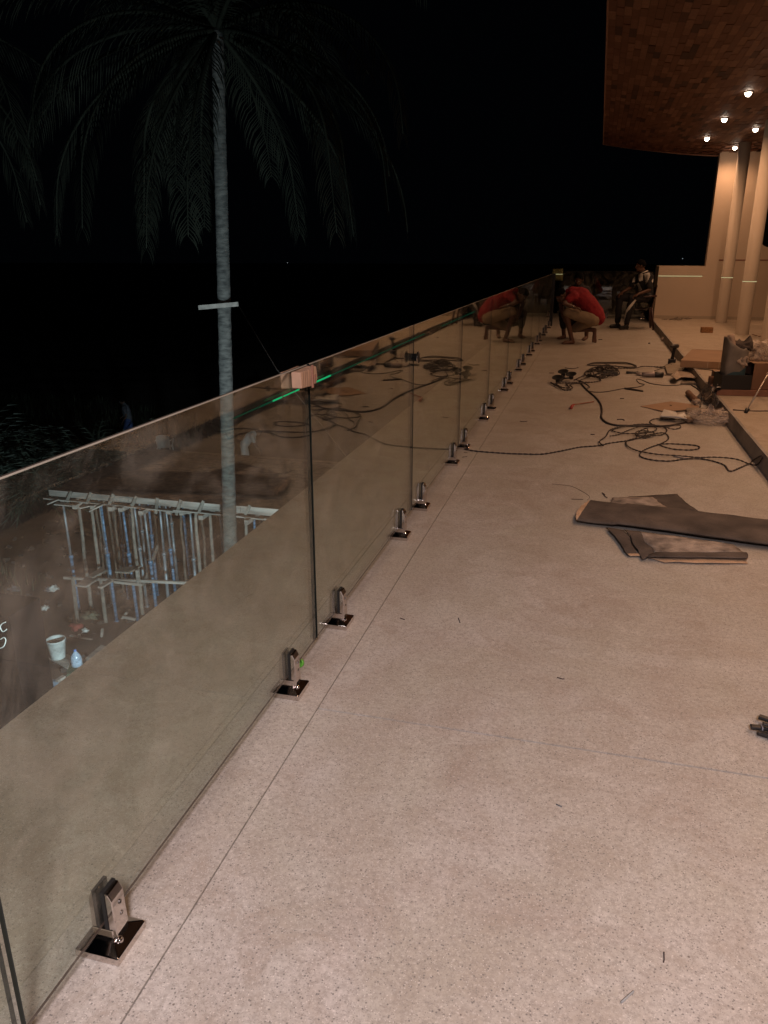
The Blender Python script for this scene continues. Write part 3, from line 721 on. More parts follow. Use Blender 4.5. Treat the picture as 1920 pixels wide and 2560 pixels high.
# wire scraps and offcuts
scr = mat('scrap_dark', (0.06, 0.04, 0.035), 0.8)
def scrap(pts, r, label, crop=lambda x, y: (x, y), m=None, nm='wire_scrap'):
    w = [drape(*crop(*p), r) for p in pts]; w = resample(smooth_path(w, 5), 0.02)
    return tag(MB().tube(w, r, 6).obj(nm, m or scr), label, 'wire scrap')
X0 = lambda x, y: (1380 + x / 3.072, 1180 + y / 3.072)
scrap([(0, 92), (60, 97), (150, 110), (230, 148), (280, 180), (287, 200), (270, 215)], 0.0012, 'thin dark wire curving toward the corner of the felt roll', X0)
scrap([(150, 208), (240, 210)], 0.002, 'short straight wire beside the felt roll corner', X0)
scrap([(385, 158), (405, 185), (425, 198)], 0.003, 'bent wire scrap just behind the felt roll', X0)
scrap([(1393, 1693), (1402, 1697), (1411, 1697)], 0.0018, 'short dark scrap in the middle of the floor')
scrap([(1390, 2010), (1395, 2014), (1405, 2017)], 0.0018, 'grey scrap on the near floor', m=mat('scrap_grey', (0.12, 0.12, 0.12), 0.8))
scrap([(1660, 2380), (1661, 2395), (1659, 2406)], 0.0014, 'thin blue-black pin near the lower right')
scrap([(1553, 2506), (1565, 2495), (1584, 2478)], 0.0022, 'pale grey sliver at the bottom of the floor', m=mat('scrap_pale', (0.26, 0.26, 0.25), 0.8))
scrap([(1000, 1545), (1012, 1549)], 0.0018, 'tiny scrap left of the floor joint')
scrap([(1146, 1545), (1150, 1556)], 0.002, 'tiny dark scrap right of the first joint')
scrap([(0, 1158), (20, 1162), (48, 1158)], 0.003, 'twig scrap left of the nearer cable tangle', A_)
scrap([(300, 802), (350, 806), (390, 800)], 0.005, 'dark twig behind the suction cups', A_)
scrap([(195, 836), (228, 836)], 0.004, 'short twig left of the suction cups', A_)
scrap([(670, 1007), (695, 1006)], 0.004, 'short twig in the open floor left of the cardboard sheet', A_)
scrap([(650, 1148), (680, 1145), (698, 1152)], 0.005, 'crumpled scrap above the nearer tangle', A_)
scrap([(472, 1246), (500, 1247)], 0.0035, 'twig scrap in the bend of the thick cord', A_)
scrap([(525, 613), (550, 612)], 0.006, 'dark scrap right of the crouching man\'s foot', A_)
scrap([(860, 637), (870, 636)], 0.008, 'small dark scrap far out on the open floor', A_)
scrap([(555, 1640), (570, 1652)], 0.003, 'short scrap left of the wire arc', A_)
scrap([(1290, 1103), (1299, 1104)], 0.002, 'tiny scrap beside the fifth clamp', lambda x, y: (x - 130, y + 28))
scrap([(1155, 1143), (1168, 1141)], 0.002, 'tiny scrap beside the cable end')

# ================================================================== THINGS ON THE TERRACE
# felt roll (flattened tube) over a folded, dusty sheet
def fpt(crop, x, y, z=0.0): return fl(*crop(x, y), z)
a0 = fpt(X0, 300, 212, 0.03); a1 = fpt(X0, 195, 395, 0.01)
d = fpt(X0, 1659, 370, 0.03) - a0; d.normalize()
wv = a1 - a0; Lr = 1.95
mt = thing('felt_roll', 'long flattened roll of dark grey felt lying across the step side of the floor', 'felt roll', (a0 + d * 0.9 + wv * .5))
mb = MB()
def felt_f(u, v):
    # flattened tube cross-section, v round the section
    a = 2 * math.pi * v; wd = 0.5 + 0.5 * math.cos(a); t = math.sin(a)
    s_ = u * Lr
    h = 0.024 + 0.010 * (wd) + 0.004 * noise.noise(Vector((s_ * 3, wd * 2, 4)))
    q = a0 + d * s_ + wv * (wd * (1 + 0.03 * noise.noise(Vector((s_ * 1.6, 0, 9))) + 0.02 * s_))
    zz = h * 0.5 + (0.5 * h * (abs(t) ** 0.55) * (1 if t > 0 else -1)) + 0.004 * noise.noise(Vector((s_ * 7, wd * 9, 1)))
    q.z = max(0.0015, zz + 0.012 + (0.008 if 0.2 < s_ < 1.1 else 0))
    return q
mb.grid(felt_f, 90, 28); mb.obj('roll', felt, mt)
mb = MB()
for k, rr in enumerate((0.94, 0.72, 0.45)):
    pr = [felt_f(0, v / 28) for v in range(29)]; cc = sum(pr, Vector()) / 29
    ring = [cc + (q - cc) * rr - d * (0.012 + 0.01 * k) for q in pr]; ring2 = [cc + (q - cc) * (rr - 0.12) + d * 0.01 for q in pr]
    mb.add(ring + ring2, [(i, i + 1, 30 + i, 29 + i) for i in range(28)])
mb.obj('tan_lining', tan, mt)
fs_ = thing('felt_sheet', 'dusty folded felt sheets with tan backing under the grey roll', 'felt sheet', fpt(X0, 900, 560))
def sheet(pts, z, m, name, parent, amp=0.006, th=0.004, crop=X0, res=14, cap=None):
    """a limp sheet over a four-corner patch"""
    P = [fl(*crop(*q), z) for q in pts]
    def f(u, v):
        q = (P[0] * (1 - u) + P[1] * u) * (1 - v) + (P[3] * (1 - u) + P[2] * u) * v
        e = 0.016 * noise.noise(Vector((q.x * 7, q.y * 7, z * 50))) + 0.008 * noise.noise(Vector((q.x * 28, q.y * 28, z * 50))); e2 = 0.016 * noise.noise(Vector((q.x * 8, q.y * 8, 9 + z * 50)))
        q = q + Vector((e, e2, 0)); q.z = z + amp * (0.5 + noise.noise(Vector((q.x * 6, q.y * 6, z * 80)))); q.z = max(q.z, 0.003); return q
    return MB().grid(f, res, res).obj(name, m, parent, solid=th)
sheet([(585, 195), (960, 175), (1110, 300), (640, 300)], 0.007, felt, 'grey_sheet', fs_)
sheet([(450, 200), (780, 200), (900, 290), (430, 260)], 0.010, felt2, 'dusty_sheet', fs_, 0.008)
sheet([(430, 440), (560, 450), (660, 640), (585, 640)], 0.008, felt, 'grey_sheet', fs_, 0.014)
sheet([(560, 455), (680, 470), (800, 640), (700, 672)], 0.014, felt, 'grey_sheet', fs_, 0.012)
sheet([(670, 465), (1400, 560), (1470, 620), (795, 628)], 0.018, felt2, 'dusty_sheet', fs_, 0.008)
sheet([(720, 650), (1490, 660), (1515, 708), (860, 700)], 0.006, tan, 'tan_backing', fs_, 0.005)
sheet([(800, 625), (1490, 622), (1495, 662), (740, 655)], 0.024, felt, 'folded_edge', fs_, 0.005, 0.008)
sheet([(590, 625), (700, 630), (720, 645), (600, 640)], 0.012, tan, 'tan_backing', fs_, 0.003)

# bundles of black strips with pale ties at the right edge
F7 = lambda x, y: (1820 + x / 11.06, 1700 + y / 11.06)
bn = ['uppermost of the black tied strips at the right edge', 'middle one of the black tied strips, sticking out farthest left', 'lowest of the black tied strips at the right edge', 'short black strip between the upper two of the tied bundle']
for k, (p, q, z) in enumerate((((850, 1010), (1700, 1280), 0.022), ((620, 1290), (1700, 1400), 0.018), ((830, 1440), (1700, 1720), 0.012), ((950, 1200), (1700, 1360), 0.034))):
    a = fl(*F7(*p), z); b = fl(*F7(*q), z); dd = (b - a).normalized()
    t = thing('black_strip', bn[k], 'rubber strip', (a.x, a.y, 0), 'black rubber strips bundled with pale ties')
    w = 0.0105 if k != 3 else 0.008
    MB().beam(a, b, w * 2, w * 1.1).obj('strip', blackp, t, bevel=0.003)
    for s_ in ((0.032, 0.10) if k != 3 else (0.02,)):
        c = a + dd * s_; MB().beam(c, c + dd * 0.003, w * 2 + 0.003, w * 1.1 + 0.003).obj('tie', mat('pale_tie', (0.35, 0.34, 0.38), 0.5), t)

# triple suction cup lifter
def discM(c, tilt, az, r): return Matrix.Translation(c) @ Matrix.Rotation(az, 4, 'Z') @ Matrix.Rotation(tilt, 4, 'X')
tl = thing('suction_lifter', 'black three-cup glass suction lifter lying on the cables', 'suction cup', fl(*C_(160, 350)))
lift_c = []
for (x, y, z) in ((72, 345, 0.06), (145, 268, 0.075), (248, 303, 0.075)):
    c = fl(*C_(x, y), z); lift_c.append(c)
    M = discM(c, rad(18), rad(-20), 0)
    MB().lathe([(0.0001, 0.0), (0.045, 0.004), (0.064, 0.016), (0.066, 0.020), (0.060, 0.020), (0.04, 0.011), (0.0001, 0.008)], n=28, M=M).obj('cup', rubber, tl)
    MB().lathe([(0.024, -0.045), (0.026, -0.02), (0.026, 0.002)], n=16, M=M).obj('cup_boss', blackp, tl)
cc = sum(lift_c, Vector()) / 3 - Vector((0, 0, 0.035))
mb = MB()
for c in lift_c: mb.beam(cc, c - Vector((0, 0, 0.03)), 0.03, 0.016)
mb.obj('handle_frame', blackp, tl, bevel=0.003)

# angle grinder, plug box, cordless drill
def rot_to(a, b):
    d = (Vector(b) - Vector(a)); return Matrix.Translation(a) @ d.to_track_quat('Z', 'Y').to_matrix().to_4x4()
gr = thing('angle_grinder', 'grey and black angle grinder lying on the floor near the step', 'angle grinder', fl(*B_(330, 175)))
a = fl(*B_(455, 170), 0.035); b = fl(*B_(205, 165), 0.035)
L_ = (b - a).length
MB().lathe([(0.025, 0), (0.034, 0.01), (0.035, L_ * .38), (0.030, L_ * .42)], n=20, M=rot_to(a, b)).obj('motor_body', blackp, gr)
MB().lathe([(0.031, L_ * .40), (0.034, L_ * .44), (0.036, L_ * .7), (0.030, L_ * .86), (0.027, L_ * .98), (0.02, L_)], n=20, M=rot_to(a, b)).obj('gear_head', mat('grey_casting', (0.25, 0.21, 0.20), 0.45, 0.4), gr)
c = fl(*B_(185, 160), 0.02)
MB().lathe([(0.0001, 0), (0.055, 0), (0.057, 0.004), (0.055, 0.008), (0.0001, 0.008)], n=24, M=Matrix.Translation(c) @ Matrix.Rotation(rad(12), 4, 'X')).obj('disc_guard', mat('grey_casting', (0.25, 0.21, 0.20)), gr)
a = fl(*B_(165, 145), 0.018); b = fl(*B_(25, 143), 0.018)
MB().lathe([(0.013, 0), (0.016, 0.012), (0.013, 0.06), (0.017, (b - a).length - 0.01), (0.012, (b - a).length)], n=14, M=rot_to(a, b)).obj('side_handle', blackp, gr)
c = fl(*C_(760, 270), 0.03)
tag(MB().box((c.x - 0.10, c.y - 0.05, 0.001), (c.x + 0.09, c.y + 0.05, 0.055)).box((c.x - 0.06, c.y - 0.03, 0.055), (c.x + 0.05, c.y + 0.03, 0.075)).obj('socket_box', mat('olive_plastic', (0.07, 0.06, 0.045), 0.5), bevel=0.012), 'dark extension socket box half buried in the farther cable coil', 'socket box')
dr = thing('cordless_drill', 'black cordless drill standing upright beside the step', 'drill', fl(*A_(1013, 775)))
b0 = fl(*A_(1013, 780)); f_ = 1.0 / 2.676 * (b0.y + 0.2) / 1899
def dz(px): return px / 2.676 * (b0.length) / 1899
MB().box((b0.x - 0.05, b0.y - 0.035, 0.001), (b0.x + 0.05, b0.y + 0.035, 0.082)).obj('battery', blackp, dr, bevel=0.010)
MB().tube([b0 + Vector((0.0, 0, 0.075)), b0 + Vector((0.004, 0, 0.12)), b0 + Vector((0.012, 0, 0.20)), b0 + Vector((0.018, 0, 0.235))], 0.022, 12, radii=[0.027, 0.021, 0.022, 0.026]).obj('grip', blackp, dr)
M = rot_to(b0 + Vector((0.055, 0.03, 0.255)), b0 + Vector((-0.045, -0.10, 0.262)))
MB().lathe([(0.014, -0.01), (0.028, 0.0), (0.031, 0.03), (0.031, 0.085), (0.024, 0.10), (0.020, 0.12), (0.017, 0.16), (0.010, 0.165)], n=18, M=M).obj('motor_head', mat('dark_grey_plastic', (0.05, 0.045, 0.045), 0.4), dr)
# plastic cup lying by the step
a = fl(*A_(945, 610), 0.035); b = fl(*A_(995, 612), 0.035)
tag(MB().lathe([(0.030, 0.0), (0.034, 0.01), (0.040, (b - a).length), (0.038, (b - a).length), (0.030, 0.012), (0.0001, 0.01)], n=20, M=rot_to(a, b)).obj('plastic_cup', film('cup_plastic', (0.5, 0.42, 0.36), 0.65)), 'clear plastic cup lying on its side at the far part of the step', 'plastic cup')
# red hook
h = [fl(*C_(540, 643), 0.01), fl(*C_(430, 660), 0.012), fl(*C_(340, 674), 0.014), fl(*C_(285, 680), 0.018), fl(*C_(262, 695), 0.018), fl(*C_(250, 722), 0.018)]
hk = thing('hex_key', 'small hooked tool with red end on the open floor', 'tool', h[3])
MB().tube(h[:4], 0.006, 8).obj('shaft', mat('copper_rod', (0.30, 0.11, 0.06), 0.5), hk); MB().tube(h[3:], 0.014, 8, radii=[0.010, 0.014, 0.016]).obj('red_end', mat('red_plastic', (0.35, 0.03, 0.02), 0.4), hk)
# cardboard sheet, paper, trowel shapes
cs = [fl(*B_(192, 515), 0.02), fl(*B_(540, 462), 0.02), fl(*B_(860, 505), 0.02), fl(*B_(880, 545), 0.02), fl(*B_(590, 585), 0.02), fl(*B_(450, 578), 0.02)]
ct = thing('cardboard_sheet', 'thin brown cardboard sheet lying flat beside the step', 'cardboard', cs[0])
def curl(q, i): return Vector((q.x, q.y, (0.004, 0.006, 0.004, 0.004, 0.022, 0.010)[i]))
cq = [curl(q, i) for i, q in enumerate(cs)]; cen = sum(cq, Vector()) / 6
mb = MB(); mb.add(cq + [cen], [(i, (i + 1) % 6, 6) for i in range(6)]); mb.obj('sheet', card, ct, solid=0.004)
c = fl(*B_(540, 522), 0.018); MB().lathe([(0.0001, 0.0), (0.012, 0.0), (0.012, 0.003), (0.0001, 0.003)], n=12, c=c).obj('hole_mark', rubber, ct)
def flat_thing(name, pts, z, th, m, label, cat, crop=B_, curlz=0.0, bev=0.0):
    q = [fl(*crop(*p), z) for p in pts]
    q = [Vector((v.x, v.y, z + curlz * (0.5 + 0.5 * math.sin(i * 2.1)))) for i, v in enumerate(q)]
    c_ = sum(q, Vector()) / len(q)
    n = len(q); low = [Vector((v.x, v.y, v.z - th)) for v in q]
    mb = MB().add(q + low, [tuple(range(n)), tuple(range(2 * n - 1, n - 1, -1))] + [(i, n + i, n + (i + 1) % n, (i + 1) % n) for i in range(n)])
    o = mb.obj(name, m, bevel=bev); return tag(o, label, cat)
flat_thing('white_scraper', [(415, 662), (455, 600), (600, 598), (612, 650), (690, 640), (722, 655), (720, 690), (600, 680)], 0.035, 0.010, whitep, 'white plastic scraper lying beside the cable loops', 'scraper', curlz=0.03, bev=0.003)
flat_thing('wood_strip', [(720, 550), (860, 548), (960, 568), (955, 600), (722, 592)], 0.030, 0.028, wood_g, 'short grey wooden strip in front of the kerb rubbish', 'wood strip')
flat_thing('paper_sheet', [(535, 200), (610, 155), (830, 150), (868, 235), (700, 240), (660, 200), (600, 250), (560, 235)], 0.035, 0.004, mat('dirty_paper', (0.42, 0.34, 0.27), 0.9, 0, 0.2, 9), 'crumpled pale paper sheet lying between the grinder and the step', 'paper', curlz=0.05)
flat_thing('wood_strip', [(660, 232), (880, 232), (880, 262), (655, 262)], 0.028, 0.026, wood_g, 'grey wooden strip under the crumpled paper', 'wood strip')
flat_thing('white_strip', [(570, 1088), (600, 1090), (745, 1112), (738, 1128), (700, 1128), (580, 1102)], 0.012, 0.006, mat('grey_strip', (0.38, 0.33, 0.30), 0.6), 'pale narrow strip lying in the nearer cable loops', 'strip')
flat_thing('sheet_offcut', [(470, 60), (640, 0), (720, 80), (620, 160), (500, 150)], 0.03, 0.02, mat('grey_board', (0.30, 0.25, 0.19), 0.8), 'pale board offcut leaning at the foot of the step under the drill', 'board')
# cardboard rolls
for (p, q, r, lab) in (((740, 375), (830, 470), 0.030, 'brown cardboard tube on the floor in front of the step'),):
    a = fl(*B_(*p), r); b = fl(*B_(*q), r)
    tag(MB().lathe([(r, 0), (r, (b - a).length), (r * .8, (b - a).length), (r * .8, 0.0), (r, 0)], n=18, M=rot_to(a, b)).obj('cardboard_tube', card_d), lab, 'cardboard tube')
c = fl(*B_(830, 480), 0.04)
def crumple(name, c, sx, sy, sz, amp, m, label, cat, seed, sub=4, fr=6.0, parent=None):
    bm = bmesh.new(); bmesh.ops.create_icosphere(bm, subdivisions=sub, radius=1)
    for v in bm.verts:
        p = v.co.copy(); n1 = noise.noise(p * fr * 0.35 + Vector((seed, 0, 0))); n2 = abs(noise.noise(p * fr * 0.8 + Vector((0, seed, 0)))); n3 = noise.noise(p * fr * 1.9 + Vector((0, 0, seed)))
        k = 1 + amp * (n1 * 1.2 - n2 * 1.3 + n3 * 0.35)
        v.co = Vector((p.x * sx * k, p.y * sy * k, p.z * sz * k)) + Vector(c)
    me = bpy.data.meshes.new(name); 
    lo = parent_world(parent) if parent else Vector()
    zmin = 0.002
    for v in bm.verts: v.co -= lo
    [setattr(f, 'smooth', True) for f in bm.faces]; bm.to_mesh(me); bm.free(); me.materials.append(m)
    o = bpy.data.objects.new(name, me); COL.objects.link(o)
    if parent: o.parent = parent
    if label: tag(o, label, cat)
    return o
crumple('crumpled_tape', c, 0.05, 0.035, 0.03, 0.5, mat('dirty_paper', (0.42, 0.34, 0.27)), 'small crumpled tan paper ball beside the cardboard tube', 'paper', 3, 3)
crumple('crumpled_tape', fl(*B_(760, 690), 0.03), 0.06, 0.04, 0.03, 0.6, mat('brown_paper', (0.26, 0.18, 0.12), 0.9), 'small crumpled brown paper at the end of the white scraper', 'paper', 8, 3)
# clear plastic bag in front of the step, another over it
pb = thing('plastic_bag', 'crumpled clear plastic bag slumped on the floor against the step', 'plastic bag', fl(*B_(1000, 700)))
c = fl(*B_(985, 660), 0.06)
crumple('bag_body', (c.x, c.y, 0.062), 0.20, 0.13, 0.070, 0.34, bagm, None, None, 21, 5, 4.5, pb)
c2_ = fl(*B_(985, 590), 0.13)
mb = MB(); mb.grid(lambda u, v: Vector((c2_.x - 0.07 + 0.14 * u + 0.02 * noise.noise(Vector((u * 5, v * 5, 1))), c2_.y + 0.02 * math.sin(u * 12 + v * 3), 0.09 + (0.11 * (1 - abs(u - 0.55) * 1.7)) * v)), 14, 8); mb.obj('bag_peak', bagm, pb, solid=0.001)
mb = MB(); a = fl(*B_(1060, 620), 0.08); b = fl(*B_(1150, 560), 0.13); mb.tube([a, a.lerp(b, .4) + Vector((0, 0, .01)), a.lerp(b, .75), b], 0.016, 8, radii=[0.03, 0.022, 0.014, 0.017]); mb.obj('bag_ear', bagm, pb)
kg = thing('plastic_bag', 'dusty grey plastic bag hanging down over the step edge', 'plastic bag', (XK, 8.7, 0.0))
def hang(u, v):
    p0 = onx(*B_(905, 470), XK - 0.03); p1 = onx(*B_(1080, 560), XK - 0.03)
    y = p0.y + (p1.y - p0.y) * u
    x = XK - 0.02 - 0.10 * v * (0.6 + 0.4 * math.sin(u * 9)) + 0.02 * noise.noise(Vector((u * 8, v * 8, 2)))
    z = 0.13 * (1 - v) ** 1.3 + 0.012 + 0.05 * math.exp(-((u - 0.25) * 4) ** 2) * (1 - v) + 0.012 * noise.noise(Vector((u * 7, v * 6, 5)))
    return Vector((x, y, max(0.004, z)))
MB().grid(hang, 26, 12).obj('bag_skirt', bagg, kg, solid=0.001)
a = fl(*B_(930, 420), 0.08); b = onx(*B_(1010, 260), XK + 0.05)
MB().tube([Vector((XK - 0.05, a.y, 0.08)), Vector((XK, a.y - 0.1, 0.16)), b], 0.03, 8, radii=[0.05, 0.035, 0.02]).obj('bag_ear', bagm, kg)

# ------------------------------------------------------------------ on the raised floor
RZ = 0.12
def on_r(x, y, crop=D_, h=0.0): return fl(*crop(x, y), RZ + h)
def boxq(name, bl, br, depth, h, m, label, cat, z0=RZ, tilt=0.0, bev=0.004, crop=D_, parts=True, lidm=None):
    """box whose front lower edge runs from photo point bl to br; depth goes away from the camera"""
    a = fl(*crop(*bl), z0); b = fl(*crop(*br), z0); d = (b - a); d.z = 0; n = Vector((-d.y, d.x, 0)).normalized()
    c = [a, b, b + n * depth, a + n * depth]
    t = thing(name, label, cat, (a + b) / 2)
    mb = MB().add([Vector((q.x, q.y, z0 + 0.001)) for q in c] + [Vector((q.x, q.y, z0 + h)) for q in c], [(0, 3, 2, 1), (0, 1, 5, 4), (1, 2, 6, 5), (2, 3, 7, 6), (4, 5, 6, 7)])
    mb.obj('carton_body' if 'carton' in name else 'body', m, t, bevel=bev)
    return t, c, n, d.normalized()
# brick
t, c, n, d = boxq('hollow_block', (262, 412), (490, 416), 0.11, 0.10, mat('block_ochre', (0.33, 0.17, 0.075), 0.9, 0, 0.35, 30, 0.6, 60), 'small ochre brick alone on the raised floor before the columns', 'brick')
# low carton over the step
ctp = [fl(*A_(*p), 0.212) for p in ((1075, 750), (1400, 766), (1420, 688), (1150, 677))]
t = thing('flat_carton', 'large flat cardboard carton bridging the step edge', 'carton', ctp[0])
cb = [Vector((q.x, q.y, 0.126)) for q in ctp]
MB().add(cb + ctp, [(0, 3, 2, 1), (0, 1, 5, 4), (1, 2, 6, 5), (2, 3, 7, 6), (3, 0, 4, 7), (4, 5, 6, 7)]).obj('body', card, t, bevel=0.003)
d = (ctp[1] - ctp[0]); d.z = 0; d.normalize(); n = Vector((-d.y, d.x, 0))
sm1 = ctp[3].lerp(ctp[2], 0.12); MB().add([ctp[3].lerp(ctp[2], .1) + Vector((0, 0, .0015)), ctp[2] + Vector((0, 0, .0015)), ctp[2] - n * .03 + Vector((0, 0, .0015)), ctp[3].lerp(ctp[2], .1) - n * .03 + Vector((0, 0, .0015))], [(0, 3, 2, 1)]).obj('lid_seam', card_d, t)
for s_ in (0.57, 0.80):
    q = cb[0].lerp(cb[1], s_) - n * 0.0015; MB().box((-0.004, -0.0015, 0.002), (0.004, 0, 0.08), 0, Matrix.Translation(q) @ Matrix.Rotation(math.atan2(d.y, d.x), 4, 'Z')).obj('tape_mark', mat('pale_tape', (0.5, 0.40, 0.3), 0.7), t)
# reddish plank carrying the black crate
t, c, n, d = boxq('wooden_plank', (560, 1650), (2100, 1690), 0.30, 0.06, wood_r, 'reddish wooden plank under the black crate', 'plank')
PL = RZ + 0.062
bx = thing('black_crate', 'open black tray standing on the reddish plank and holding the grey bag', 'crate', on_r(900, 1540))
a = fl(*D_(640, 1530), PL); b = fl(*D_(1235, 1540), PL); d_ = (b - a); d_.z = 0; L_ = d_.length; d_.normalize(); n_ = Vector((-d_.y, d_.x, 0))
Mx = Matrix((d_, n_, Vector((0, 0, 1)))).transposed().to_4x4(); Mx.translation = Vector((a.x, a.y, PL))
hh = 0.145; dp = 0.26
mb = MB()
mb.box((0, 0, 0), (L_, 0.008, hh), 0, Mx).box((0, dp - 0.008, 0), (L_, dp, hh), 0, Mx).box((0, 0.0085, 0), (0.008, dp - 0.0085, hh), 0, Mx).box((L_ - 0.008, 0.0085, 0), (L_, dp - 0.0085, hh), 0, Mx).box((0.0085, 0.0085, 0), (L_ - 0.0085, dp - 0.0085, 0.006), 0, Mx)
mb.obj('tray', rubber, bx, bevel=0.002)
a2 = fl(*D_(640, 1470), PL + 0.03); b2_ = fl(*D_(560, 1480), PL + 0.03)
MB().tube([a2, a2.lerp(b2_, 0.6) + Vector((0, 0, 0.02)), b2_, b2_ - Vector((0, 0, 0.03)), a2 - Vector((0, 0, 0.03))], 0.010, 8).obj('handle', blackp, bx)
MB().tube([b2_ + Vector((0.005, -0.012, 0)), a2 + Vector((0, -0.012, -0.005))], 0.005, 6).obj('handle_shine', whitep, bx)  # white bar laid on as the highlight of the handle
# grey bag standing in the tray, with a rolled paper and rags
gb = thing('tool_bag', 'open grey plastic bag full of rags standing in the black tray', 'bag', Mx @ Vector((L_ / 2, dp / 2, 0.01)))
def bag_f(u, v):
    a = 2 * math.pi * u; cx_, cy_ = math.cos(a), math.sin(a)
    ex = abs(cx_) ** 0.6 * (1 if cx_ > 0 else -1); ey = abs(cy_) ** 0.6 * (1 if cy_ > 0 else -1)
    k = 0.92 + 0.08 * v + 0.04 * noise.noise(Vector((cx_ * 2, cy_ * 2, v * 3)))
    top = 0.40 + 0.10 * (-cx_) * (1 if cx_ < 0 else 0.3) + 0.02 * noise.noise(Vector((cx_ * 4, cy_ * 4, 8)))
    return Mx @ Vector((L_ * 0.47 + ex * k * L_ * 0.40, dp / 2 + ey * k * dp * 0.40, 0.012 + v * top))
MB().grid(bag_f, 40, 14).obj('bag_side', mat('grey_bag', (0.20, 0.175, 0.15), 0.55, 0, 0.3, 8, 0.4, 20), gb, solid=0.002)
mb = MB(); mb.grid(lambda u, v: bag_f(0.60 + 0.28 * u, 0.10 + 0.45 * v * (0.3 + u * 0.7)) + n_ * -0.006, 10, 8); mb.obj('teal_print', mat('teal_print', (0.03, 0.07, 0.085), 0.6), gb)
crumple('dark_rag', tuple(Mx @ Vector((L_ * 0.62, dp / 2, 0.40))), 0.11, 0.07, 0.07, 0.7, mat('dark_rag', (0.09, 0.07, 0.06), 0.9), None, None, 31, 4, 6, gb)
crumple('pale_rag', tuple(Mx @ Vector((L_ * 0.58, dp * 0.3, 0.28))), 0.09, 0.06, 0.08, 0.5, mat('pale_rag', (0.35, 0.28, 0.23), 0.9), None, None, 35, 4, 6, gb)
mb = MB(); mb.grid(lambda u, v: Mx @ Vector((L_ * 0.50 + 0.10 * v + 0.07 * u * v, dp * 0.45 + 0.02 * math.sin(u * 9), 0.38 + 0.14 * v * (1 - u) + 0.03 * math.sin(u * 6))), 10, 6); mb.obj('rag_flap', mat('dark_rag', (0.09, 0.07, 0.06)), gb, solid=0.002)
a = fl(*D_(1010, 950), PL + 0.25); a = Mx @ Vector((L_ * 0.56, dp * 0.25, 0.24)); b = Mx @ Vector((L_ * 0.20, dp * 0.45, 0.53))
rp_ = tag(MB().tube([a, a.lerp(b, 0.35), a.lerp(b, 0.7), a.lerp(b, 0.93), b], 0.03, 12, radii=[0.016, 0.020, 0.026, 0.034, 0.030]).obj('paper_roll', mat('pale_roll', (0.42, 0.31, 0.24), 0.8, 0, 0.3, 20)), 'pale twisted paper roll sticking out of the grey bag', 'paper roll')
# carton right of it, small carton behind
t, c, n, d = boxq('carton', (1240, 1535), (2300, 1545), 0.34, 0.26, card_d, 'brown cardboard carton right of the black tray', 'carton', z0=PL)
MB().add([c[0] + Vector((0, 0, 0.262)), c[1] + Vector((0, 0, 0.262)), c[2] + Vector((0, 0, 0.263)), c[3] + Vector((0, 0, 0.263))], [(0, 1, 2, 3)]).obj('lid', card, t)
t, c, n, d = boxq('small_carton', (500, 1380), (660, 1385), 0.16, 0.115, card, 'small cardboard carton left of the black tray', 'carton', z0=RZ)
c = on_r(455, 1370, h=0.07)
tag(MB().lathe([(0.02, 0.0), (0.032, 0.02), (0.040, 0.09), (0.043, 0.12), (0.038, 0.12), (0.03, 0.03)], n=14, M=Matrix.Translation((c.x, c.y, RZ + 0.002)) @ Matrix.Rotation(rad(6), 4, 'Y')).obj('brown_cup', card_d), 'dark brown paper cup standing at the step edge beside the small carton', 'cup')
# large clear bag on the carton
pb2 = thing('plastic_bag', 'big billowing clear plastic bag on top of the brown carton', 'plastic bag', (1.75, 8.7, 0.45))
a = fl(*D_(1400, 950), 0.47)
for (px_, py_, zz, r, sd) in ((1420, 860, 0.50, 0.10, 41), (1330, 690, 0.60, 0.075, 43), (1540, 740, 0.60, 0.10, 47), (1560, 930, 0.50, 0.09, 52), (1210, 800, 0.52, 0.06, 57)):
    q = ony(*D_(px_, py_), a.y + 0.18); crumple('bag_lobe', tuple(q), r, r, r * 0.92, 0.22, bagm, None, None, sd, 4, 3.6, pb2)
# tripod of the laser level, two legs in view
tp = thing('tripod', 'slim metal tripod standing on the raised floor at the right edge', 'tripod', on_r(1160, 1960))
f1 = on_r(1160, 1950, h=0.02); top = Vector((f1.x + 0.46, f1.y + 0.55, 0.98))
al = mat('tripod_metal', (0.55, 0.48, 0.42), 0.35, 0.7)
def leg(f, lab=None):
    l = MB().tube([f, f.lerp(top, 0.42)], 0.0075, 10).obj('leg', al, tp)
    MB().tube([f.lerp(top, 0.42), f.lerp(top, 0.97)], 0.011, 10).obj('upper_tube', al, l)
    MB().tube([f.lerp(top, 0.39), f.lerp(top, 0.45)], 0.019, 8).obj('clamp', blackp, l)
    MB().tube([f - (top - f).normalized() * 0.028, f + (top - f).normalized() * 0.02], 0.018, 8, radii=[0.014, 0.020]).obj('rubber_foot', blackp, l)
leg(f1); leg(Vector((f1.x + 1.1, f1.y + 0.4, RZ + 0.02))); leg(Vector((f1.x + 0.3, f1.y + 1.3, RZ + 0.02)))
MB().lathe([(0.03, 0.0), (0.035, 0.02), (0.02, 0.05), (0.0001, 0.052)], n=16, c=(top.x, top.y, top.z - 0.02)).obj('head', blackp, tp)
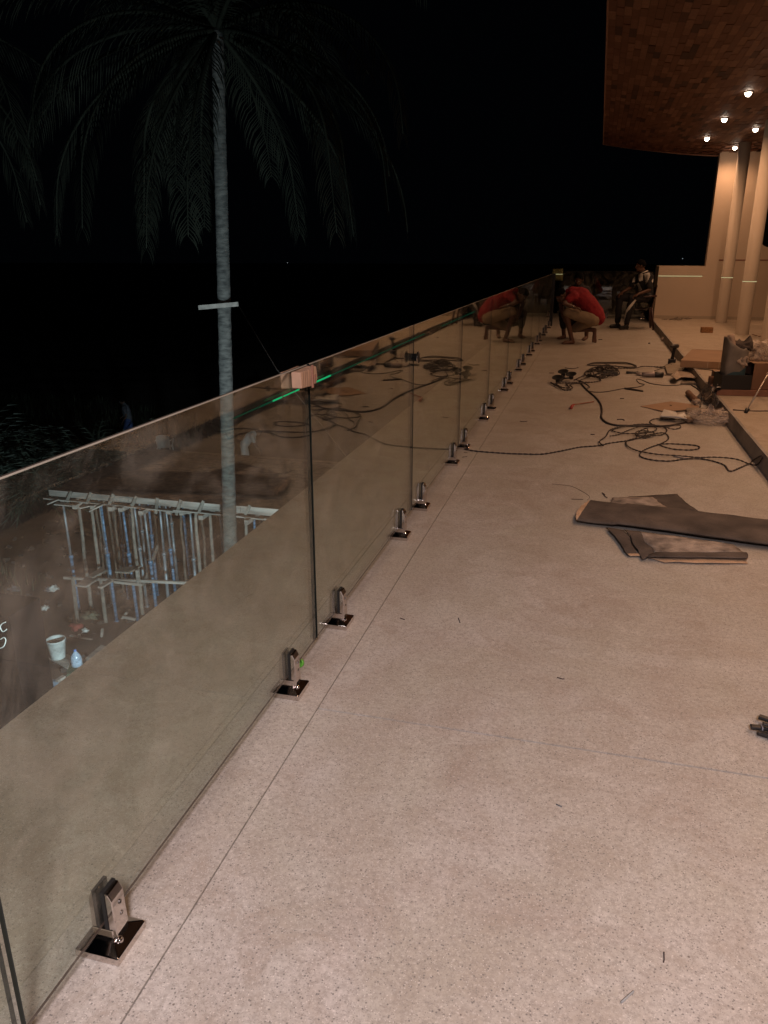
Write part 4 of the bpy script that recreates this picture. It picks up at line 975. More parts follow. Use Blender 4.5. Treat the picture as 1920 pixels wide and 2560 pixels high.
# small rubbish along the wall
for (x0_, y0_, x1_, y1_, nn, lab, m_) in ((940, 478, 1120, 476, 22, 'heap of brown twigs and chips on the raised floor along the low wall', wood_g), (1540, 470, 1640, 462, 16, 'heap of black offcuts at the foot of the wall behind the columns', rubber)):
    mb = MB()
    for k in range(nn):
        u = random.random(); q = fl(*A_(x0_ + (x1_ - x0_) * u, y0_ + (y1_ - y0_) * u + random.uniform(-5, 5)), RZ + 0.012)
        an = random.uniform(-0.5, 0.5); l = random.uniform(0.04, 0.16)
        mb.beam(q, q + Vector((math.cos(an) * l, math.sin(an) * l, random.uniform(0, 0.05))), 0.012, 0.010)
    o = mb.obj('offcut_heap', m_); tag(o, lab, 'rubbish', kind='stuff')
for p, q, lab in (((1270, 440), (1370, 470), 'thin dark stick on the raised floor between two columns'), ((1390, 480), (1440, 476), 'short stick beside the nearest column')):
    tag(MB().tube([on_r(*p, h=0.008), on_r(*q, h=0.008)], 0.008, 6).obj('stick', card_d), lab, 'stick')

tag(MB().grid(lambda u, v: Vector((XK + 0.03 + 4 * u, -4 + 8.6 * v, 0.135 + 0.012 * noise.noise(Vector((u * 9, v * 16, 3))))), 40, 60).obj('shade_sheet', mat('shade_sheet_dark', (0.02, 0.022, 0.02), 0.6)), 'unseen dark sheet added as shade over the near part of the raised floor', 'shade_sheet')  # unseen sheet added so the glass mirrors a dark raised floor

# ================================================================== PEOPLE
def capsule(mb, a, b, ra, rb, n=14):
    a = Vector(a); b = Vector(b); l = (b - a).length
    M = rot_to(a, b) if l > 1e-4 else Matrix.Translation(a)
    pr = [(0.0001, -ra)] + [(ra * math.cos(t), ra * math.sin(t)) for t in (-1.1, -0.6, 0)] + [(rb * math.cos(t), l + rb * math.sin(t)) for t in (0, 0.6, 1.1)] + [(0.0001, l + rb)]
    mb.lathe(pr, n=n, M=M)
def ellips(mb, c, r, M=None, n=16):
    pr = [(math.cos(t), math.sin(t)) for t in [(-90 + 180 * i / 10) * math.pi / 180 for i in range(11)]]
    pr = [(max(0.0001, p[0]), p[1]) for p in pr]
    Mx_ = Matrix.Translation(c) @ (M or Matrix.Identity(4)) @ Matrix.Diagonal((r[0], r[1], r[2], 1))
    mb.lathe(pr, n=n, M=Mx_)
def fuse(mb, name, m, parent, voxel, smooth=3, mats=None, select=None):
    """melt overlapping volumes into one continuous skin"""
    l = parent_world(parent); mb.v = [(v[0] - l.x, v[1] - l.y, v[2] - l.z) for v in mb.v]
    me = mb.mesh(name, m); o = bpy.data.objects.new(name, me); COL.objects.link(o)
    r = o.modifiers.new('r', 'REMESH'); r.mode = 'VOXEL'; r.voxel_size = voxel; r.use_smooth_shade = True
    sm = o.modifiers.new('s', 'SMOOTH'); sm.iterations = smooth; sm.factor = 0.5
    dg = bpy.context.evaluated_depsgraph_get(); ev = o.evaluated_get(dg); me2 = bpy.data.meshes.new_from_object(ev)
    o.modifiers.clear(); o.data = me2; me2.name = name; me2.materials.clear()
    for q in (m if isinstance(m, list) else [m]): me2.materials.append(q)
    o.parent = parent
    return o
def hand(mb, wrist, d, palm_n, size=1.0, curl=0.5):
    """palm and five fingers: d points from the wrist along the hand, palm_n out of the palm"""
    d = Vector(d).normalized(); n_ = Vector(palm_n); n_ = (n_ - d * n_.dot(d)).normalized(); s_ = d.cross(n_)
    w = Vector(wrist)
    for k in (-1.2, -0.4, 0.4, 1.2): capsule(mb, w + s_ * 0.016 * k, w + d * 0.085 * size + s_ * 0.020 * k, 0.015, 0.013, 8)
    for k, L1 in ((-1.5, 0.058), (-0.5, 0.072), (0.5, 0.078), (1.5, 0.070)):
        p = w + d * 0.088 * size + s_ * 0.019 * k
        a1 = curl * 0.6; q = p + (d * math.cos(a1) + n_ * math.sin(a1)) * L1 * .5
        a2 = curl * 1.6; e = q + (d * math.cos(a2) + n_ * math.sin(a2)) * L1 * .5
        capsule(mb, p, q, 0.0095, 0.0088, 8); capsule(mb, q, e, 0.0088, 0.0075, 8)
    p = w + d * 0.025 + s_ * 0.026; q = p + (d * 0.7 + s_ * 0.6 + n_ * 0.3).normalized() * 0.040; e = q + (d * 0.9 + s_ * 0.1 + n_ * 0.4).normalized() * 0.030
    capsule(mb, p, q, 0.013, 0.011, 8); capsule(mb, q, e, 0.011, 0.009, 8)
def head(root, c, face, up, m, voxel, mb, k=1.0):
    """head volumes added to the body mesh; returns frame"""
    f = Vector(face).normalized(); u = Vector(up); u = (u - f * u.dot(f)).normalized(); s_ = f.cross(u)
    R3 = Matrix((s_, f, u)).transposed().to_4x4(); c = Vector(c)
    ellips(mb, c + u * 0.02 * k - f * 0.01 * k, (0.074 * k, 0.093 * k, 0.095 * k), R3)
    ellips(mb, c - u * 0.05 * k + f * 0.022 * k, (0.054 * k, 0.066 * k, 0.062 * k), R3)
    ellips(mb, c - u * 0.095 * k + f * 0.055 * k, (0.026 * k, 0.022 * k, 0.018 * k), R3)      # chin
    capsule(mb, c + u * 0.012 * k + f * 0.078 * k, c - u * 0.022 * k + f * 0.104 * k, 0.009 * k, 0.014 * k, 8)    # nose
    ellips(mb, c - u * 0.053 * k + f * 0.082 * k, (0.026 * k, 0.014 * k, 0.010 * k), R3)      # lips
    ellips(mb, c + u * 0.035 * k + f * 0.070 * k, (0.05 * k, 0.018 * k, 0.012 * k), R3)       # brow
    for q in (-1, 1): ellips(mb, c + s_ * 0.076 * k * q - f * 0.004 * k - u * 0.005 * k, (0.010 * k, 0.019 * k, 0.031 * k), R3)   # ears
    return c, f, u, s_, R3
def hair_eyes(root, H5, k=1.0, cap=True):
    c, f, u, s_, R3 = H5
    l = parent_world(root)
    mb = MB()
    def hf(a, b):
        th = math.pi * (0.02 + 0.60 * b); ph = 2 * math.pi * a
        d = Vector((math.sin(th) * math.cos(ph), math.sin(th) * math.sin(ph), math.cos(th)))
        fr = max(0.0, d.y); 
        if th > 0.9 and d.y > 0.2: th2 = 0.9 + (th - 0.9) * (1 - min(1, d.y)); d = Vector((math.sin(th2) * math.cos(ph), math.sin(th2) * math.sin(ph), math.cos(th2)))
        rr = 1.045 + 0.02 * noise.noise(d * 22)
        p = Vector((d.x * 0.078 * k * rr, d.y * 0.097 * k * rr, d.z * 0.099 * k * rr))
        return c + u * 0.02 * k - f * 0.01 * k + (R3.to_3x3() @ p)
    mb.grid(hf, 28, 12); mb.obj('hair', hair, root, solid=0.004 * k)
    for q in (-1, 1):
        mb = MB(); ellips(mb, c + s_ * 0.030 * k * q + f * 0.079 * k + u * 0.008 * k, (0.013 * k, 0.008 * k, 0.008 * k), R3, 10); mb.obj('eye', mat('eye_white', (0.4, 0.38, 0.35), 0.3), root)
        mb = MB(); ellips(mb, c + s_ * 0.030 * k * q + f * 0.0865 * k + u * 0.008 * k, (0.0055 * k, 0.003 * k, 0.0055 * k), R3, 8); mb.obj('pupil', rubber, root)
def inside(p, poly):
    x, y = p; r = False; j = len(poly) - 1
    for i in range(len(poly)):
        xi, yi = poly[i]; xj, yj = poly[j]
        if (yi > y) != (yj > y) and x < (xj - xi) * (y - yi) / (yj - yi) + xi: r = not r
        j = i
    return r
def proj(v):
    q = np.array(v) - _C; w = q @ _F; return 960 + 1899 * (q @ _R) / w, 1280 - 1899 * (q @ _U) / w
def foot(mb, ankle, toe, k=1.0, flat=True):
    a = Vector(ankle); t = Vector(toe); d = (t - a); 
    if flat: d.z = 0
    d.normalize()
    heel = Vector((a.x, a.y, 0.035 if flat else a.z)) - d * 0.035
    if not flat: heel = a
    side = d.cross(Vector((0, 0, 1))).normalized()
    capsule(mb, a, heel, 0.038, 0.034, 10); capsule(mb, heel, t - d * 0.06 + Vector((0, 0, 0.012)), 0.036, 0.030, 10)
    for s_ in (-1, 1): capsule(mb, heel.lerp(t, .5) + side * 0.014 * s_, t - d * 0.03 + side * 0.022 * s_, 0.026, 0.018, 10)
    for i in range(5):
        o_ = side * (-0.036 + 0.018 * i); capsule(mb, t - d * 0.045 + o_, t - d * (0.004 * abs(i - 1)) + o_ - Vector((0, 0, 0.006)), 0.012, 0.010 if i else 0.012, 8)

EJ = lambda x, y, Y: ony(*E_(x, y), Y)
# --- crouching man in red
cm_ = thing('person', 'crouching man in a red shirt and khaki shorts bent over beside the glass', 'person', (-0.1, 14.0, 0))
pel = EJ(565, 850, 14.0); mid = EJ(520, 690, 14.0); che = EJ(385, 560, 14.0); upc = EJ(290, 520, 14.0); nk = EJ(225, 510, 14.0); hd = EJ(125, 545, 13.98)
shn = EJ(300, 560, 13.83); shf = EJ(290, 545, 14.18); eln = EJ(165, 650, 13.72); wrn = EJ(300, 705, 13.74)
elf = EJ(120, 660, 14.18); wrf = EJ(150, 830, 14.1)
hpn = EJ(560, 880, 13.90); hpf = EJ(560, 880, 14.10)
knn = EJ(190, 775, 13.84); ann = EJ(268, 1130, 13.86); ton = EJ(135, 1190, 13.80); ton.z = 0.02; ann.z = max(0.075, ann.z)
knf = EJ(300, 1010, 14.16); anf = EJ(590, 1020, 14.12); tof = EJ(585, 1180, 14.10); tof.z = 0.02
b = MB()
for p, q, r1, r2 in ((pel, mid, .125, .125), (mid, che, .125, .135), (che, upc, .135, .10), (upc, nk, .075, .058), (nk, hd, .055, .05), (shn, upc, .06, .07), (shf, upc, .06, .07),
                     (shn, eln, .050, .038), (eln, wrn, .038, .026), (shf, elf, .050, .038), (elf, wrf, .038, .026),
                     (pel, hpn, .12, .095), (pel, hpf, .12, .095), (hpn, knn, .092, .062), (knn, ann, .058, .036), (hpf, knf, .092, .060), (knf, anf, .056, .036)): capsule(b, p, q, r1, r2)
foot(b, ann, ton); foot(b, anf, tof, flat=False)
hand(b, wrn, EJ(380, 720, 13.74) - wrn, (0, 0, -1), curl=0.8); hand(b, wrf, EJ(190, 1000, 14.1) - wrf, (1, 0, 0), curl=0.7)
HH = head(cm_, hd, (-0.62, -0.12, -0.78), (-0.75, 0, 0.62), skin, .01, b)
fuse(b, 'body', skin, cm_, 0.009)
hair_eyes(cm_, HH)
b = MB()
tail = EJ(640, 860, 14.0)
for p, q, r1, r2 in ((pel + Vector((0.05, 0, .03)), mid, .155, .160), (tail, mid, .125, .14), (mid, che, .160, .168), (che, upc, .165, .125), (upc, nk, .105, .072), (shn, upc, .085, .09), (shf, upc, .085, .09), (shn, shn.lerp(eln, .55), .078, .070), (shf, shf.lerp(elf, .55), .078, .070)): capsule(b, p, q, r1, r2)
o = fuse(b, 'shirt', redcloth, cm_, 0.012, 4)
for v in o.data.vertices: v.co += v.normal * (0.012 * noise.noise(v.co * 9) + 0.006 * noise.noise(v.co * 22))
b = MB()
for p, q, r1, r2 in ((pel, hpn, .135, .115), (pel, hpf, .135, .115), (pel + Vector((.04, 0, -.03)), hpn, .12, .11), (hpn, hpn.lerp(knn, .93), .112, .085), (hpf, hpf.lerp(knf, .9), .112, .082)): capsule(b, p, q, r1, r2)
o = fuse(b, 'shorts', khaki, cm_, 0.012, 3)
for v in o.data.vertices: v.co += v.normal * (0.008 * noise.noise(v.co * 12))
MB().lathe([(0.029, -.008), (0.032, -.006), (0.032, .006), (0.029, .008)], n=16, M=rot_to(wrn.lerp(eln, .1), eln)).obj('watch', steel_d, cm_)
# --- dark clothed man crouching behind him
c2m = thing('person', 'man in dark clothes crouching behind the man in red', 'person', (-0.2, 14.9, 0))
P2 = {k: EJ(x, y, Y) for k, (x, y, Y) in dict(pel=(330, 900, 14.95), mid=(345, 740, 14.9), che=(360, 560, 14.85), upc=(370, 460, 14.82), nk=(375, 400, 14.8), hd=(370, 320, 14.76), s1=(270, 470, 14.8), s2=(480, 470, 14.9), e1=(190, 620, 14.6), w1=(300, 690, 14.5), e2=(540, 640, 14.7), w2=(430, 700, 14.5), k1=(150, 800, 14.6), a1=(165, 1050, 14.75), t1=(95, 1085, 14.62), k2=(500, 790, 14.55), a2=(480, 1030, 14.7), t2=(440, 1075, 14.5)).items()}
P2['a1'].z = P2['a2'].z = 0.08; P2['t1'].z = P2['t2'].z = 0.02
def simple_person(root, P, bodym, shirtm, pantm, face, up, vox, pants=0.97, k=1.0, sleeve=0.6, R=1.0):
    b = MB()
    hp1 = P['pel'] + (P['k1'] - P['k2']).normalized() * 0.09 * R; hp2 = P['pel'] - (P['k1'] - P['k2']).normalized() * 0.09 * R
    if 'h1' in P: hp1, hp2 = P['h1'], P['h2']
    for p, q, r1, r2 in ((P['pel'], P['mid'], .115, .115), (P['mid'], P['che'], .115, .13), (P['che'], P['upc'], .13, .095), (P['upc'], P['nk'], .07, .055), (P['nk'], P['hd'], .052, .05),
                         (P['s1'], P['upc'], .058, .065), (P['s2'], P['upc'], .058, .065), (P['s1'], P['e1'], .048, .037), (P['e1'], P['w1'], .037, .026), (P['s2'], P['e2'], .048, .037), (P['e2'], P['w2'], .037, .026),
                         (P['pel'], hp1, .11, .09), (P['pel'], hp2, .11, .09), (hp1, P['k1'], .088, .060), (P['k1'], P['a1'], .057, .036), (hp2, P['k2'], .088, .060), (P['k2'], P['a2'], .057, .036)): capsule(b, p, q, r1 * R, r2 * R)
    foot_z = min(P['t1'].z, P['t2'].z)
    for a, t in (('a1', 't1'), ('a2', 't2')):
        A2, T2 = P[a], P[t]; d = (T2 - A2); d.z = 0; d.normalize(); hl = Vector((A2.x, A2.y, T2.z + 0.02)) - d * 0.03
        capsule(b, A2, hl, .036, .034); capsule(b, hl, T2, .036, .022)
        sd = d.cross(Vector((0, 0, 1))); capsule(b, hl.lerp(T2, .5) + sd * .015, T2 + sd * .02, .026, .018); capsule(b, hl.lerp(T2, .5) - sd * .015, T2 - sd * .02, .026, .018)
    hand(b, P['w1'], P['w1'] - P['e1'] + Vector((0, 0, -.03)), (0, 0, -1), curl=.7); hand(b, P['w2'], P['w2'] - P['e2'] + Vector((0, 0, -.03)), (0, 0, -1), curl=.7)
    HH = head(root, P['hd'], face, up, bodym, .01, b)
    fuse(b, 'body', bodym, root, vox); hair_eyes(root, HH)
    b = MB()
    for p, q, r1, r2 in ((P['pel'], P['mid'], .138, .142), (P['mid'], P['che'], .142, .152), (P['che'], P['upc'], .150, .115), (P['upc'], P['nk'], .09, .066), (P['s1'], P['upc'], .078, .085), (P['s2'], P['upc'], .078, .085),
                         (P['s1'], P['s1'].lerp(P['e1'], sleeve), .070, .064), (P['s2'], P['s2'].lerp(P['e2'], sleeve), .070, .064)): capsule(b, p, q, r1 * R, r2 * R)
    sh = fuse(b, 'shirt', shirtm, root, vox * 1.2, 4)
    for v in sh.data.vertices: v.co += v.normal * (0.010 * noise.noise(v.co * 10) + 0.005 * noise.noise(v.co * 24))
    b = MB()
    e1 = P['k1'].lerp(P['a1'], pants - 1) if pants > 1 else hp1.lerp(P['k1'], pants)
    e2 = P['k2'].lerp(P['a2'], pants - 1) if pants > 1 else hp2.lerp(P['k2'], pants)
    L2 = [(P['pel'], hp1, .128, .108), (P['pel'], hp2, .128, .108)]
    if pants > 1: L2 += [(hp1, P['k1'], .105, .080), (P['k1'], e1, .078, .062), (hp2, P['k2'], .105, .080), (P['k2'], e2, .078, .062)]
    else: L2 += [(hp1, e1, .105, .086), (hp2, e2, .105, .086)]
    for p, q, r1, r2 in L2: capsule(b, p, q, r1 * R, r2 * R)
    pa = fuse(b, 'trousers' if pants > 1 else 'shorts', pantm, root, vox * 1.2, 3)
    for v in pa.data.vertices: v.co += v.normal * (0.008 * noise.noise(v.co * 13))
    return sh, pa
simple_person(c2m, P2, skin, blackcloth, blackcloth, (-0.3, -0.8, -0.5), (0, -0.3, 1), 0.012, pants=1.6)
# --- seated man
sm_ = thing('person', 'seated man in a black and white sports shirt and black striped trousers', 'person', (1.0, 17.2, 0))
P3 = {k: EJ(x, y, Y) for k, (x, y, Y) in dict(pel=(1310, 555, 17.3), mid=(1300, 450, 17.3), che=(1275, 345, 17.28), upc=(1275, 270, 17.28), nk=(1262, 225, 17.27), hd=(1222, 135, 17.25), s1=(1355, 290, 17.10), s2=(1190, 290, 17.46),
      e1=(1345, 470, 17.02), w1=(1190, 525, 16.95), e2=(1085, 440, 17.42), w2=(975, 500, 17.30), h1=(1310, 570, 17.19), h2=(1290, 570, 17.41), k1=(1105, 590, 16.98), a1=(1025, 930, 17.02), t1=(945, 1000, 16.90), k2=(935, 575, 17.36), a2=(905, 930, 17.34), t2=(815, 985, 17.26)).items()}
P3['a1'].z = P3['a2'].z = 0.085; P3['t1'].z = P3['t2'].z = 0.025
sh, pa = simple_person(sm_, P3, skin, [blackcloth, whitecloth], [blackcloth, whitecloth], (-0.97, -0.22, -0.12), (-0.08, 0, 1), 0.010, pants=1.88, sleeve=0.75)
polys = [[(1275, 240), (1350, 228), (1358, 275), (1300, 395), (1282, 310)], [(1425, 285), (1375, 345), (1398, 385), (1430, 320)], [(1195, 255), (1262, 245), (1255, 340), (1205, 352)], [(1115, 270), (1152, 262), (1142, 362), (1112, 365)], [(1135, 395), (1200, 370), (1242, 462), (1180, 545), (1100, 560), (1165, 460)]]
lw = parent_world(sm_)
for p in sh.data.polygons:
    q = proj(p.center + lw); e = ((q[0] - 1380) * 5.53, (q[1] - 640) * 5.53)
    if p.normal.y < 0.1 and any(inside(e, pl) for pl in polys): p.material_index = 1
stripe = [(1150, 600), (1165, 615), (1110, 690), (1030, 790), (1000, 900), (985, 945), (965, 945), (975, 870), (1000, 780), (1080, 670)]
for p in pa.data.polygons:
    q = proj(p.center + lw); e = ((q[0] - 1380) * 5.53, (q[1] - 640) * 5.53)
    if p.normal.y < 0.1 and inside(e, stripe): p.material_index = 1
mb = MB(); mb.tube([EJ(1215, 250, 17.12), EJ(1270, 225, 17.10), EJ(1325, 203, 17.14)], 0.010, 6); mb.obj('collar', whitecloth, sm_)
for k_ in ('1', '2'):
    a, t = P3['a' + k_], P3['t' + k_]; d = t - a; d.z = 0; d.normalize(); b = MB()
    hl = Vector((a.x, a.y, .045)) - d * .035; sd = d.cross(Vector((0, 0, 1)))
    capsule(b, a - Vector((0, 0, .01)), hl, .045, .044); capsule(b, hl, t + Vector((0, 0, .02)), .045, .034); capsule(b, hl.lerp(t, .5) + sd * .012, t + sd * .015 + Vector((0, 0, .015)), .036, .03); capsule(b, hl.lerp(t, .5) - sd * .012, t - sd * .015 + Vector((0, 0, .015)), .036, .03)
    fuse(b, 'shoe', blackp, sm_, 0.010, 2)
# chair under him
def plastic_chair(loc, rz, m, label, s_=1.0):
    t = thing('plastic_chair', label, 'chair', loc); t.rotation_euler = (0, 0, rz)
    # faces +Y locally
    MB().grid(lambda u, v: Vector(((-0.22 + 0.44 * u) * (1 - 0.06 * v), 0.22 - 0.42 * v, 0.43 - 0.02 * math.sin(math.pi * v) - 0.012 * math.sin(math.pi * u))), 12, 12).obj('seat', m, t, off=False, solid=0.008)
    MB().grid(lambda u, v: Vector(((-0.20 + 0.40 * u) * (1 + 0.10 * math.sin(v * 2.6)), -0.20 - 0.05 * v - 0.04 * math.sin(math.pi * u), 0.43 + (0.40 + 0.05 * math.sin(math.pi * u)) * v)), 14, 12).obj('backrest', m, t, off=False, solid=0.008)
    for sx in (-1, 1):
        for (y0_, y1_) in ((0.21, 0.25), (-0.20, -0.27)):
            MB().tube([(sx * 0.20, y0_, 0.43), (sx * 0.225, (y0_ + y1_) / 2, 0.22), (sx * 0.245, y1_, 0.0)], 0.02, 8, radii=[0.028, 0.024, 0.019]).obj('leg', m, t, off=False)
        MB().tube([(sx * 0.215, 0.21, 0.43), (sx * 0.25, 0.21, 0.60), (sx * 0.255, 0.17, 0.655), (sx * 0.255, -0.05, 0.665), (sx * 0.235, -0.27, 0.68)], 0.018, 8).obj('armrest', m, t, off=False)
    return t
plastic_chair((P3['pel'].x - 0.10, 17.3, 0), rad(93), mat('dark_maroon_plastic', (0.045, 0.018, 0.016), 0.4), 'dark plastic armchair the seated man is sitting on beside the low wall')

# ================================================================== LOWER SITE
GZ = -5.0
# palm with crossbar
def palm(loc, zc, lean, nfr, seed, label, fixed=None, r0=0.115, r1=0.078, maxlen=3.6):
    random.seed(seed)
    t = thing('coconut_palm', label, 'palm tree', loc)
    base_ = Vector(loc); top_ = Vector((loc[0] + lean[0], loc[1] + lean[1], zc))
    path = []; rr = []
    n = 110
    for i in range(n + 1):
        u = i / n; q = base_.lerp(top_, u) + Vector((lean[2] * math.sin(math.pi * u), 0, 0)); path.append(q)
        rr.append((r0 * (1 - u) + r1 * u) * (1 + 0.05 * (i % 3 == 0)) + 0.10 * math.exp(-u * 40) + 0.006 * noise.noise(Vector((u * 40, seed, 0))))
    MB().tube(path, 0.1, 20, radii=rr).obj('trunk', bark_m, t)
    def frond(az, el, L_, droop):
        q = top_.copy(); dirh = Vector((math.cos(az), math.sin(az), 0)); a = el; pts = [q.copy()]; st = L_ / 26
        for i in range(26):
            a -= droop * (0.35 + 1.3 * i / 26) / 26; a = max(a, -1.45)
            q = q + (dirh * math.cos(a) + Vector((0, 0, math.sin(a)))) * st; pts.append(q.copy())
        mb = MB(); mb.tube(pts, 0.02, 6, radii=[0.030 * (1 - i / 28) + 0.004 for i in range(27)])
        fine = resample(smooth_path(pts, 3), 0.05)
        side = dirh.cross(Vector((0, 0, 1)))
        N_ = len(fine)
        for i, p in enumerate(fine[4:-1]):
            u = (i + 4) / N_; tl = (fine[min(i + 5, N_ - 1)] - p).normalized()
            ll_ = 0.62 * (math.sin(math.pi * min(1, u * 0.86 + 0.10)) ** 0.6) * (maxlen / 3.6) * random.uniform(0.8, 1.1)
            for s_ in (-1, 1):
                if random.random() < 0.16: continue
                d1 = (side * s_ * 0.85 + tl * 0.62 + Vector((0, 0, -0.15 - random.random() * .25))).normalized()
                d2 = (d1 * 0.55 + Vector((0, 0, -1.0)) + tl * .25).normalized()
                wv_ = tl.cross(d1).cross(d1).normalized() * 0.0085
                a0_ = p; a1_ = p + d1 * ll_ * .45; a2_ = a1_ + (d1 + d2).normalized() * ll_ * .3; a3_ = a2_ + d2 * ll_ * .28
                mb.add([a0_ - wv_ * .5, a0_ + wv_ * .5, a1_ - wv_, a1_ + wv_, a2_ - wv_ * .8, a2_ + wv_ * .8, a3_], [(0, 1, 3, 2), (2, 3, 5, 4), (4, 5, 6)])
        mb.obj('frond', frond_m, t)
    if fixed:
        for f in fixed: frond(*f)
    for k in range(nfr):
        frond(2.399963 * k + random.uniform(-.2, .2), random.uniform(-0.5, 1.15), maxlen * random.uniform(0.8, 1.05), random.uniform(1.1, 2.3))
    return t, top_
PD = 11.5
r_ = ray(560, 1350); hh_ = math.hypot(r_[0], r_[1]); bx_, by_ = r_[0] / hh_ * PD, r_[1] / hh_ * PD
rt = ray(543, 75); ht = math.hypot(rt[0], rt[1]); tz = H + rt[2] / ht * PD
tx_, ty_ = rt[0] / ht * PD, rt[1] / ht * PD
LA = math.atan2(-math.cos(PSI), -math.sin(PSI))
pm, ptop = palm((bx_, by_, GZ - 0.1), tz, (tx_ - bx_, ty_ - by_, 0.0), 24, 4, 'tall coconut palm with a board nailed across its trunk',
     fixed=[(math.pi + PSI + 0.15, 0.10, 3.4, 1.7), (math.pi + PSI - 0.5, -0.45, 3.0, 1.5), (math.pi + PSI + 0.9, -0.75, 3.1, 0.9), (PSI - 0.1, -0.1, 3.5, 1.8), (PSI - 0.5, 0.3, 3.6, 2.0), (PSI + 0.7, -0.7, 2.8, 1.2), (LA + .3, -0.8, 2.9, 0.8), (LA - .4, 0.2, 3.4, 2.0)])
d_ = Vector((rt[0], rt[1], 0)).normalized(); sd_ = Vector((d_.y, -d_.x, 0))
def at_palm(x, y, k=PD - 0.14):
    r = ray(x, y); h = math.hypot(r[0], r[1]); return Vector((r[0] / h * k, r[1] / h * k, H + r[2] / h * k))
cb = tag(MB().beam(at_palm(496, 769), at_palm(596, 760), 0.03, 0.06).obj('nailed_board', wood_g), 'weathered board nailed across the palm trunk', 'board')
e_ = onx(868, 1137, -1.75); e_.z = -0.02
tag(MB().tube([at_palm(594, 760), at_palm(594, 760).lerp(e_, .5) - Vector((0, 0, .12)), e_], 0.0022, 5).obj('string', mat('pale_string', (0.35, 0.3, 0.25), 0.8)), 'thin string stretched from the nailed board to the terrace edge', 'string')
r2_ = ray(-430, 40); h2 = math.hypot(r2_[0], r2_[1])
palm((r2_[0] / h2 * 12.5, r2_[1] / h2 * 12.5, GZ - 0.1), H + r2_[2] / h2 * 12.5, (0.2, 0.1, 0.1), 12, 9, 'second coconut palm whose fronds hang in at the upper left', fixed=[(PSI, -0.2, 3.2, 1.6), (PSI - .4, 0.2, 3.3, 1.9), (LA, -.3, 3.2, 1.5)])
random.seed(21)
# shrubs on the bank and grass
def shrub(c, n, L_, seed, label):
    random.seed(seed); t = thing('shrub', label, 'shrub', c); mb = MB(); c = Vector(c)
    for k in range(n):
        az = random.uniform(0, 6.28); el = random.uniform(0.5, 1.45); l = L_ * random.uniform(.6, 1.1); o_ = c + Vector((random.uniform(-.8, .8), random.uniform(-.5, .5), -0.1))
        q = o_; a = el; prev = None; w = 0.025; sd = Vector((-math.sin(az), math.cos(az), 0))
        pts = []
        for i in range(9):
            pts.append(q.copy()); a -= random.uniform(.05, .28); q = q + Vector((math.cos(az) * math.cos(a), math.sin(az) * math.cos(a), math.sin(a))) * l / 8
        for i in range(8):
            w0 = 0.035 * math.sin(math.pi * (i + .3) / 9); w1 = 0.035 * math.sin(math.pi * (i + 1.3) / 9.4)
            mb.add([pts[i] - sd * w0, pts[i] + sd * w0, pts[i + 1] + sd * w1, pts[i + 1] - sd * w1], [(0, 1, 2, 3)])
            for s_ in (-1, 1):
                if i > 1: e = pts[i] + (sd * s_ + (pts[i + 1] - pts[i]).normalized() * 1.2 + Vector((0, 0, -.3))).normalized() * 0.35; mb.add([pts[i], pts[i] + Vector((0, 0, .03)), e], [(0, 1, 2)])
    mb.obj('leaves', bush_m, t); return t
for (x, y, n, L_, lab) in ((70, 1190, 170, 2.6, 'large dark shrub at the far left beyond the glass'), (-40, 1150, 120, 2.4, 'dark shrub cut by the left picture edge'), (215, 1130, 120, 2.0, 'lower dark shrub right of the large one'), (150, 1150, 90, 1.9, 'small shrub between the two larger ones')):
    q = fl(x, y, -4.3); shrub((q.x, q.y, gz(q.x, q.y)), n, L_, x, lab)
random.seed(5); mb = MB()
for k in range(14000):
    x = random.uniform(-26, -10.5); y = random.uniform(11, 27)
    if noise.noise(Vector((x * .3, y * .3, 5))) + (-x - 14) * 0.10 < -0.05: continue
    z = gz(x, y); h_ = random.uniform(.10, .42); a = random.uniform(0, 6.28); l = random.uniform(.02, .2)
    mb.add([(x - .012 * math.cos(a), y - .012 * math.sin(a), z - .02), (x + .012 * math.cos(a), y + .012 * math.sin(a), z - .02), (x + l * math.sin(a), y - l * math.cos(a), z + h_)], [(0, 1, 2)])
tag(mb.obj('grass', grass_m), 'rough grass covering the bank beyond the formwork', 'grass', kind='stuff')
mb = MB()
for k in range(700):
    x = random.uniform(-13, -3); y = random.uniform(6, 20); z = gz(x, y); s_ = random.uniform(.015, .07)
    M = Matrix.Translation((x, y, z + s_ * .2)) @ Matrix.Rotation(random.uniform(0, 6), 4, (random.random() + .1, random.random(), random.random())) @ Matrix.Diagonal((s_, s_ * random.uniform(.5, 1), s_ * .6, 1))
    mb.box((-1, -1, -1), (1, 1, 1), 0, M)
tag(mb.obj('rubble', mat('rubble_stone', (0.05, 0.04, 0.034), 0.9, 0, .4, 3)), 'stones and lumps of rubble scattered over the building site', 'rubble', kind='stuff')

